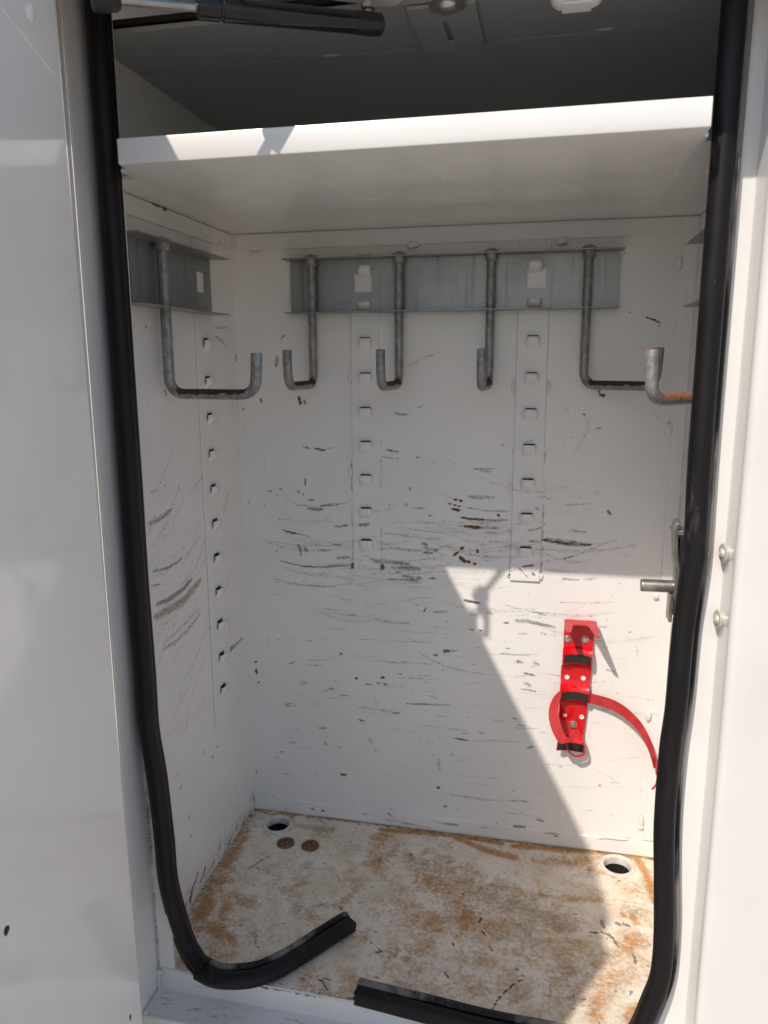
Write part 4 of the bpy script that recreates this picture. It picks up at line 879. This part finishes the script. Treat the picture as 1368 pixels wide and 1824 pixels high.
# cradle plate: profile (z, stand-off, half-width, dish), leaning a little
PZ = [(.4545, .010, .0265, 0), (.449, .0045, .0262, 0), (.440, .0030, .0262, 0), (.418, .0030, .0258, 0), (.405, .0045, .0252, .001), (.3985, .0105, .0250, .003), (.390, .0135, .0248, .004), (.378, .0135, .0248, .004), (.3705, .0095, .0248, .002), (.367, .0035, .0262, 0), (.352, .0030, .0262, 0), (.338, .0032, .0258, .0), (.3325, .0055, .0250, .002), (.3275, .0110, .0246, .003), (.318, .0135, .0244, .004), (.307, .0130, .0244, .004), (.302, .0085, .0244, .001), (.297, .0035, .0248, 0), (.27, .0030, .0240, 0), (.24, .0030, .0225, 0), (.232, .0045, .022, .0), (.226, .0085, .0225, .002), (.221, .0115, .0235, .003), (.209, .0120, .0242, .003), (.2045, .0100, .0245, .002)]
bm = B(); rows = []; NS = 9
for z, d, hwid, dish in PZ:
    lean = (z-.33)*.03; row = []
    for k in range(NS):
        s_ = -1+2*k/(NS-1); row.append((xc+lean+s_*hwid, YB-.0035-d-dish*(s_*s_), z+.0012*(1-s_*s_)*(1 if d > .009 else 0)))
    rows.append(row)
shell(bm, rows, np.array([0, .0016, 0]))
build('back_plate', bm, 'red', X)
# side webs give the plate its depth at the cradles
for z0, z1, d in ((.371, .4, .012), (.304, .331, .012)):
    for s_ in (-1, 1):
        x_ = xc+(z0-.33)*.03+s_*.0243
        bx('side_web', (x_-.0008, YB-.0155, z0), (x_+.0008, YB-.004, z1), 'red', X, .0005)
# fork at the top
bm = B(); zt_ = .4535; xl = xc+.0037
def fz(x, y): return zt_+.001-.0035*((.486-y)/.07)-2.2*(abs(x)-.014)**2
bm = B()
for pc in ([(-.0275, .4865), (-.0150, .488), (-.0125, .462), (-.0268, .462)], [(-.0150, .488), (-.006, .487), (0, .4845), (0, .4655), (-.006, .4655), (-.0125, .462)],
           [(0, .4845), (.006, .487), (.0150, .488), (.0125, .462), (.006, .4655), (0, .4655)], [(.0150, .488), (.0275, .4865), (.0282, .462), (.0125, .462)],
           [(-.0268, .462), (-.0125, .462), (-.0150, .446), (-.0262, .446)], [(-.0262, .446), (-.0150, .446), (-.0165, .430), (-.0245, .428)],
           [(.0125, .462), (.0282, .462), (.0290, .444), (.0165, .444)], [(.0165, .444), (.0290, .444), (.0295, .416), (.0235, .418)]):
    a = [bm.verts.new((xl+x, y, fz(x, y))) for x, y in pc]; b = [bm.verts.new(v.co+Vector((0, 0, .0018))) for v in a]
    bm.faces.new(a); bm.faces.new(list(reversed(b)))
    for q in range(len(a)): bm.faces.new((a[q], a[(q+1) % len(a)], b[(q+1) % len(a)], b[q]))
bmesh.ops.remove_doubles(bm, verts=bm.verts, dist=1e-5)
build('fork', bm, 'red_edge', X, smooth=False)
# pads
for z0, z1, d, hwid in ((.3775, .392, .0150, .0225), (.3065, .321, .0150, .0225), (.208, .222, .0136, .0225)):
    bm = B(); shell(bm, [[(xc+(z-.33)*.03+(-1+2*k/8)*hwid, YB-.0035-d-.0035*(-1+2*k/8)**2-.0006, z+.0012*(1-(-1+2*k/8)**2)) for k in range(9)] for z in (z0, (z0+z1)/2, z1)], np.array([0, .0022, 0]))
    build('rubber_pad', bm, 'pad', X)
# screws and holes
for q in ((1011, 1139), (1042, 1140), (1021, 1291)):
    p = at(q, 1, YB-.0075); bm = B(); m = Matrix.Translation(p) @ Matrix.Rotation(math.pi/2, 4, 'X')
    lathe(bm, [(0, .0028), (.0014, .0028), (.0018, .0036), (.0040, .0034), (.0052, .0020), (.0056, 0)], 20, m)
    lathe(bm, [(.0060, .0006), (.0072, 0), (.0072, -.0014)], 20, m); build('screw', bm, 'zinc', X)
for q, r_ in (((1026, 1153), .0036), ((1010, 1206), .0042), ((1039, 1208), .0042), ((1006, 1274), .0034), ((1036, 1277), .0042)):
    p = at(q, 1, YB-.0072); bm = B(); m = Matrix.Translation(p) @ Matrix.Rotation(math.pi/2, 4, 'X')
    lathe(bm, [(0, -.0004), (r_*.96, -.0004), (r_, .0003), (r_*1.05, .0)], 18, m); build('mounting_hole', bm, 'bead', X)
# straps: right one swings away and hangs, left one stands out in a loop
def pts3(L_): return [tuple(at((a, b), 1, YB-h)) for a, b, h in L_]
bm = B()
ribbon(bm, pts3([(1046, 1243, .012), (1064, 1247, .013), (1092, 1256, .016), (1116, 1271, .018), (1138, 1293, .020), (1153, 1318, .022), (1163, 1345, .024), (1168, 1366, .026)]),
       [(0, .000, .0185), (0, .001, .0185), (.003, .002, .0178), (.005, .003, .0162), (.0065, .005, .0125), (.007, .007, .0085), (.007, .008, .0050), (.007, .008, .003)], .0013)
build('strap', bm, 'strap', X)
bm = B()
ribbon(bm, pts3([(1172, 1352, .026), (1173, 1366, .027), (1173, 1380, .027)]), [(.010, .004, 0), (.011, .004, .001), (.009, .004, 0)], .004); bk = build('strap_buckle', bm, 'red_edge', X, bevel=.0006)
bm = B(); ribbon(bm, pts3([(1172, 1382, .028), (1170, 1395, .030), (1162, 1406, .032)]), [(.004, .002, 0)]*3, .0014); build('strap_tail', bm, 'strap', bk)
bm = B()
ribbon(bm, pts3([(1004, 1226, .012), (994, 1238, .024), (987, 1258, .036), (987, 1280, .046), (994, 1303, .052), (1005, 1319, .054), (1020, 1314, .052)]),
       [(.012, .010, .004), (.014, .010, .003), (.0165, .006, .002), (.0175, .003, .004), (.016, .003, .008), (.011, .002, .012), (.002, .001, .010)], .0013)
build('strap', bm, 'red_edge', X)
bm = B()
ribbon(bm, pts3([(1016, 1322, .053), (1020, 1306, .052), (1022, 1300, .050)]), [(.010, .001, .004), (.0055, .001, .002), (.001, 0, 0)], .0014); build('latch_tongue', bm, 'red_edge', X)
bm = B(); lp = catmull(pts3([(1009, 1324, .034), (1013, 1338, .030), (1025, 1347, .026), (1040, 1344, .022), (1042, 1334, .020), (1035, 1313, .026), (1029, 1303, .032)]), 6)
sweep(bm, lp, (0, -1, .2), [(-.0012, -.0028), (.0012, -.0028), (.0012, .0028), (-.0012, .0028)]); build('latch_loop', bm, 'red_edge', X, smooth=False)

# ------------------------------------------------------------------ striker and its screws
yk = .105
K = root('latch_striker', 'zinc latch striker with round pin beside the right seal', 'striker', tuple(at((1205, 1040), 1, yk)))
pp = lambda q, y=yk: at(q, 1, y)
prof = [(1214, 932), (1209, 938), (1208, 952), (1208, 985), (1210, 1006), (1212, 1025), (1210, 1052), (1207, 1072), (1203, 1073), (1201, 1060), (1202, 1022), (1200, 1000), (1199, 948), (1201, 938), (1206, 932)]
bm = B(); a = [bm.verts.new(pp(q)) for q in prof]; b = [bm.verts.new(Vector(v.co)+Vector((.002, .030, 0))) for v in a]
bm.faces.new(a); bm.faces.new(list(reversed(b)))
for i in range(len(a)): bm.faces.new((a[i], a[(i+1) % len(a)], b[(i+1) % len(a)], b[i]))
build('striker_plate', bm, 'striker', K, bevel=.0006)
q0, q1 = pp((1199, 933)), pp((1240, 931)); bx('striker_foot', (q0[0]+.001, yk+.001, q0[2]-.012), (q0[0]+.045, yk+.029, q0[2]-.0085), 'striker', K, .0008)
a_, b_ = pp((1194, 1060), yk+.006), pp((1200, 1110), yk+.006); bx('striker_base', (a_[0], yk+.008, b_[2]), (a_[0]+.0045, yk+.030, a_[2]), 'striker', K, .001)
p0_, p1_ = pp((1141, 1042), yk+.012), pp((1206, 1045), yk+.012)
bm = B(); sweep(bm, [p1_, p0_+(p1_-p0_)*.06, p0_+(p1_-p0_)*.02, p0_], (0, 0, 1), circ(1, 22), True, [.0078, .0078, .0076, .0068]); build('pin', bm, 'striker', K)
a_, b_ = pp((1210, 962), yk+.003), pp((1206, 1104), yk+.003); bx('gap_block', (a_[0]+.0012, yk+.003, b_[2]), (a_[0]+.020, yk+.034, a_[2]), 'black_plastic', K, .001)  # black box filling the dark gap beside the striker plate
for q, lab in (((1286, 985), 'upper zinc screw with round washer on the right door jamb'), ((1276, 1103), 'lower zinc screw with round washer on the right door jamb')):
    p = at(q, 1, .056)+np.array([.0025, 0, 0]); V = root('washer_screw', lab, 'screw', tuple(p), 0, 'jamb screws'); V.scale = (.76, .76, .76)
    ax_ = Vector((-.985, -.17, 0)).normalized(); m = ax_.to_track_quat('Z', 'Y').to_matrix().to_4x4()
    bm = B(); lathe(bm, [(.004, .0030), (.0138, .0030), (.0146, .0024), (.0148, .0010), (.0140, .0002), (.0110, -.0002), (.0115, -.010)], 36, m); build('washer', bm, 'pale_zinc', V, True)
    bm = B(); lathe(bm, [(0, .0062), (.0022, .0062), (.0025, .0074), (.0046, .0070), (.0066, .0050), (.0076, .0029)], 24, m); build('screw_head', bm, 'pale_zinc', V, True)

# ------------------------------------------------------------------ small things
for q, lab in (((509, 1502), 'rusty flat bolt head on the floor nearer the left wall'), ((553, 1507), 'rusty flat bolt head on the floor farther from the left wall')):
    p = at(q, 2, 0); V = root('floor_bolt', lab, 'bolt', (p[0], p[1], 0), random.random(), 'rusted floor bolts')
    bm = B(); lathe(bm, [(.0085, .0030), (.0140, .0034), (.0162, .0022), (.0170, -.001)], 28); build('washer', bm, 'rusty', V, True)
    bm = B(); lathe(bm, [(0, .0015), (.0030, .0018), (.0040, .0072), (.0064, .0076), (.0082, .0060), (.0090, .0030)], 18); build('bolt_head', bm, 'rusty', V, True)
p = at((1027, 33), 1, -.012)+np.array([0, 0, .017])
Q = root('header_lamp', 'small white rounded lamp housing under the header at top right', 'lamp', (p[0], p[1], p[2]))
bm = B(); box(bm, (-.026, 0, .0), (.026, .034, .060)); build('housing', bm, 'lens', Q, True, bevel=.0125, seg=5)
bm = B(); box(bm, (-.014, .006, -.0012), (.014, .028, .001)); build('lens', bm, 'lens', Q, True, bevel=.001)
bm = B(); box(bm, (-.010, .008, .0590), (.010, .026, .16)); build('stem', bm, 'lens', Q, True, bevel=.001)
V = root('dry_twig', 'thin dry twig lying on the rusty floor behind the sill', 'twig', tuple(at((580, 1755), 2, .002)))
bm = B(); sweep(bm, catmull([at(q, 2, .003) for q in ((567, 1745), (574, 1748), (579, 1756), (583, 1764))], 6), (0, 0, 1), circ(.0009, 6)); sweep(bm, catmull([at(q, 2, z) for q, z in (((570, 1747), .003), ((580, 1743), .006), ((590, 1747), .004))], 6), (0, 0, 1), circ(.0007, 6)); build('stem', bm, 'twig', V)
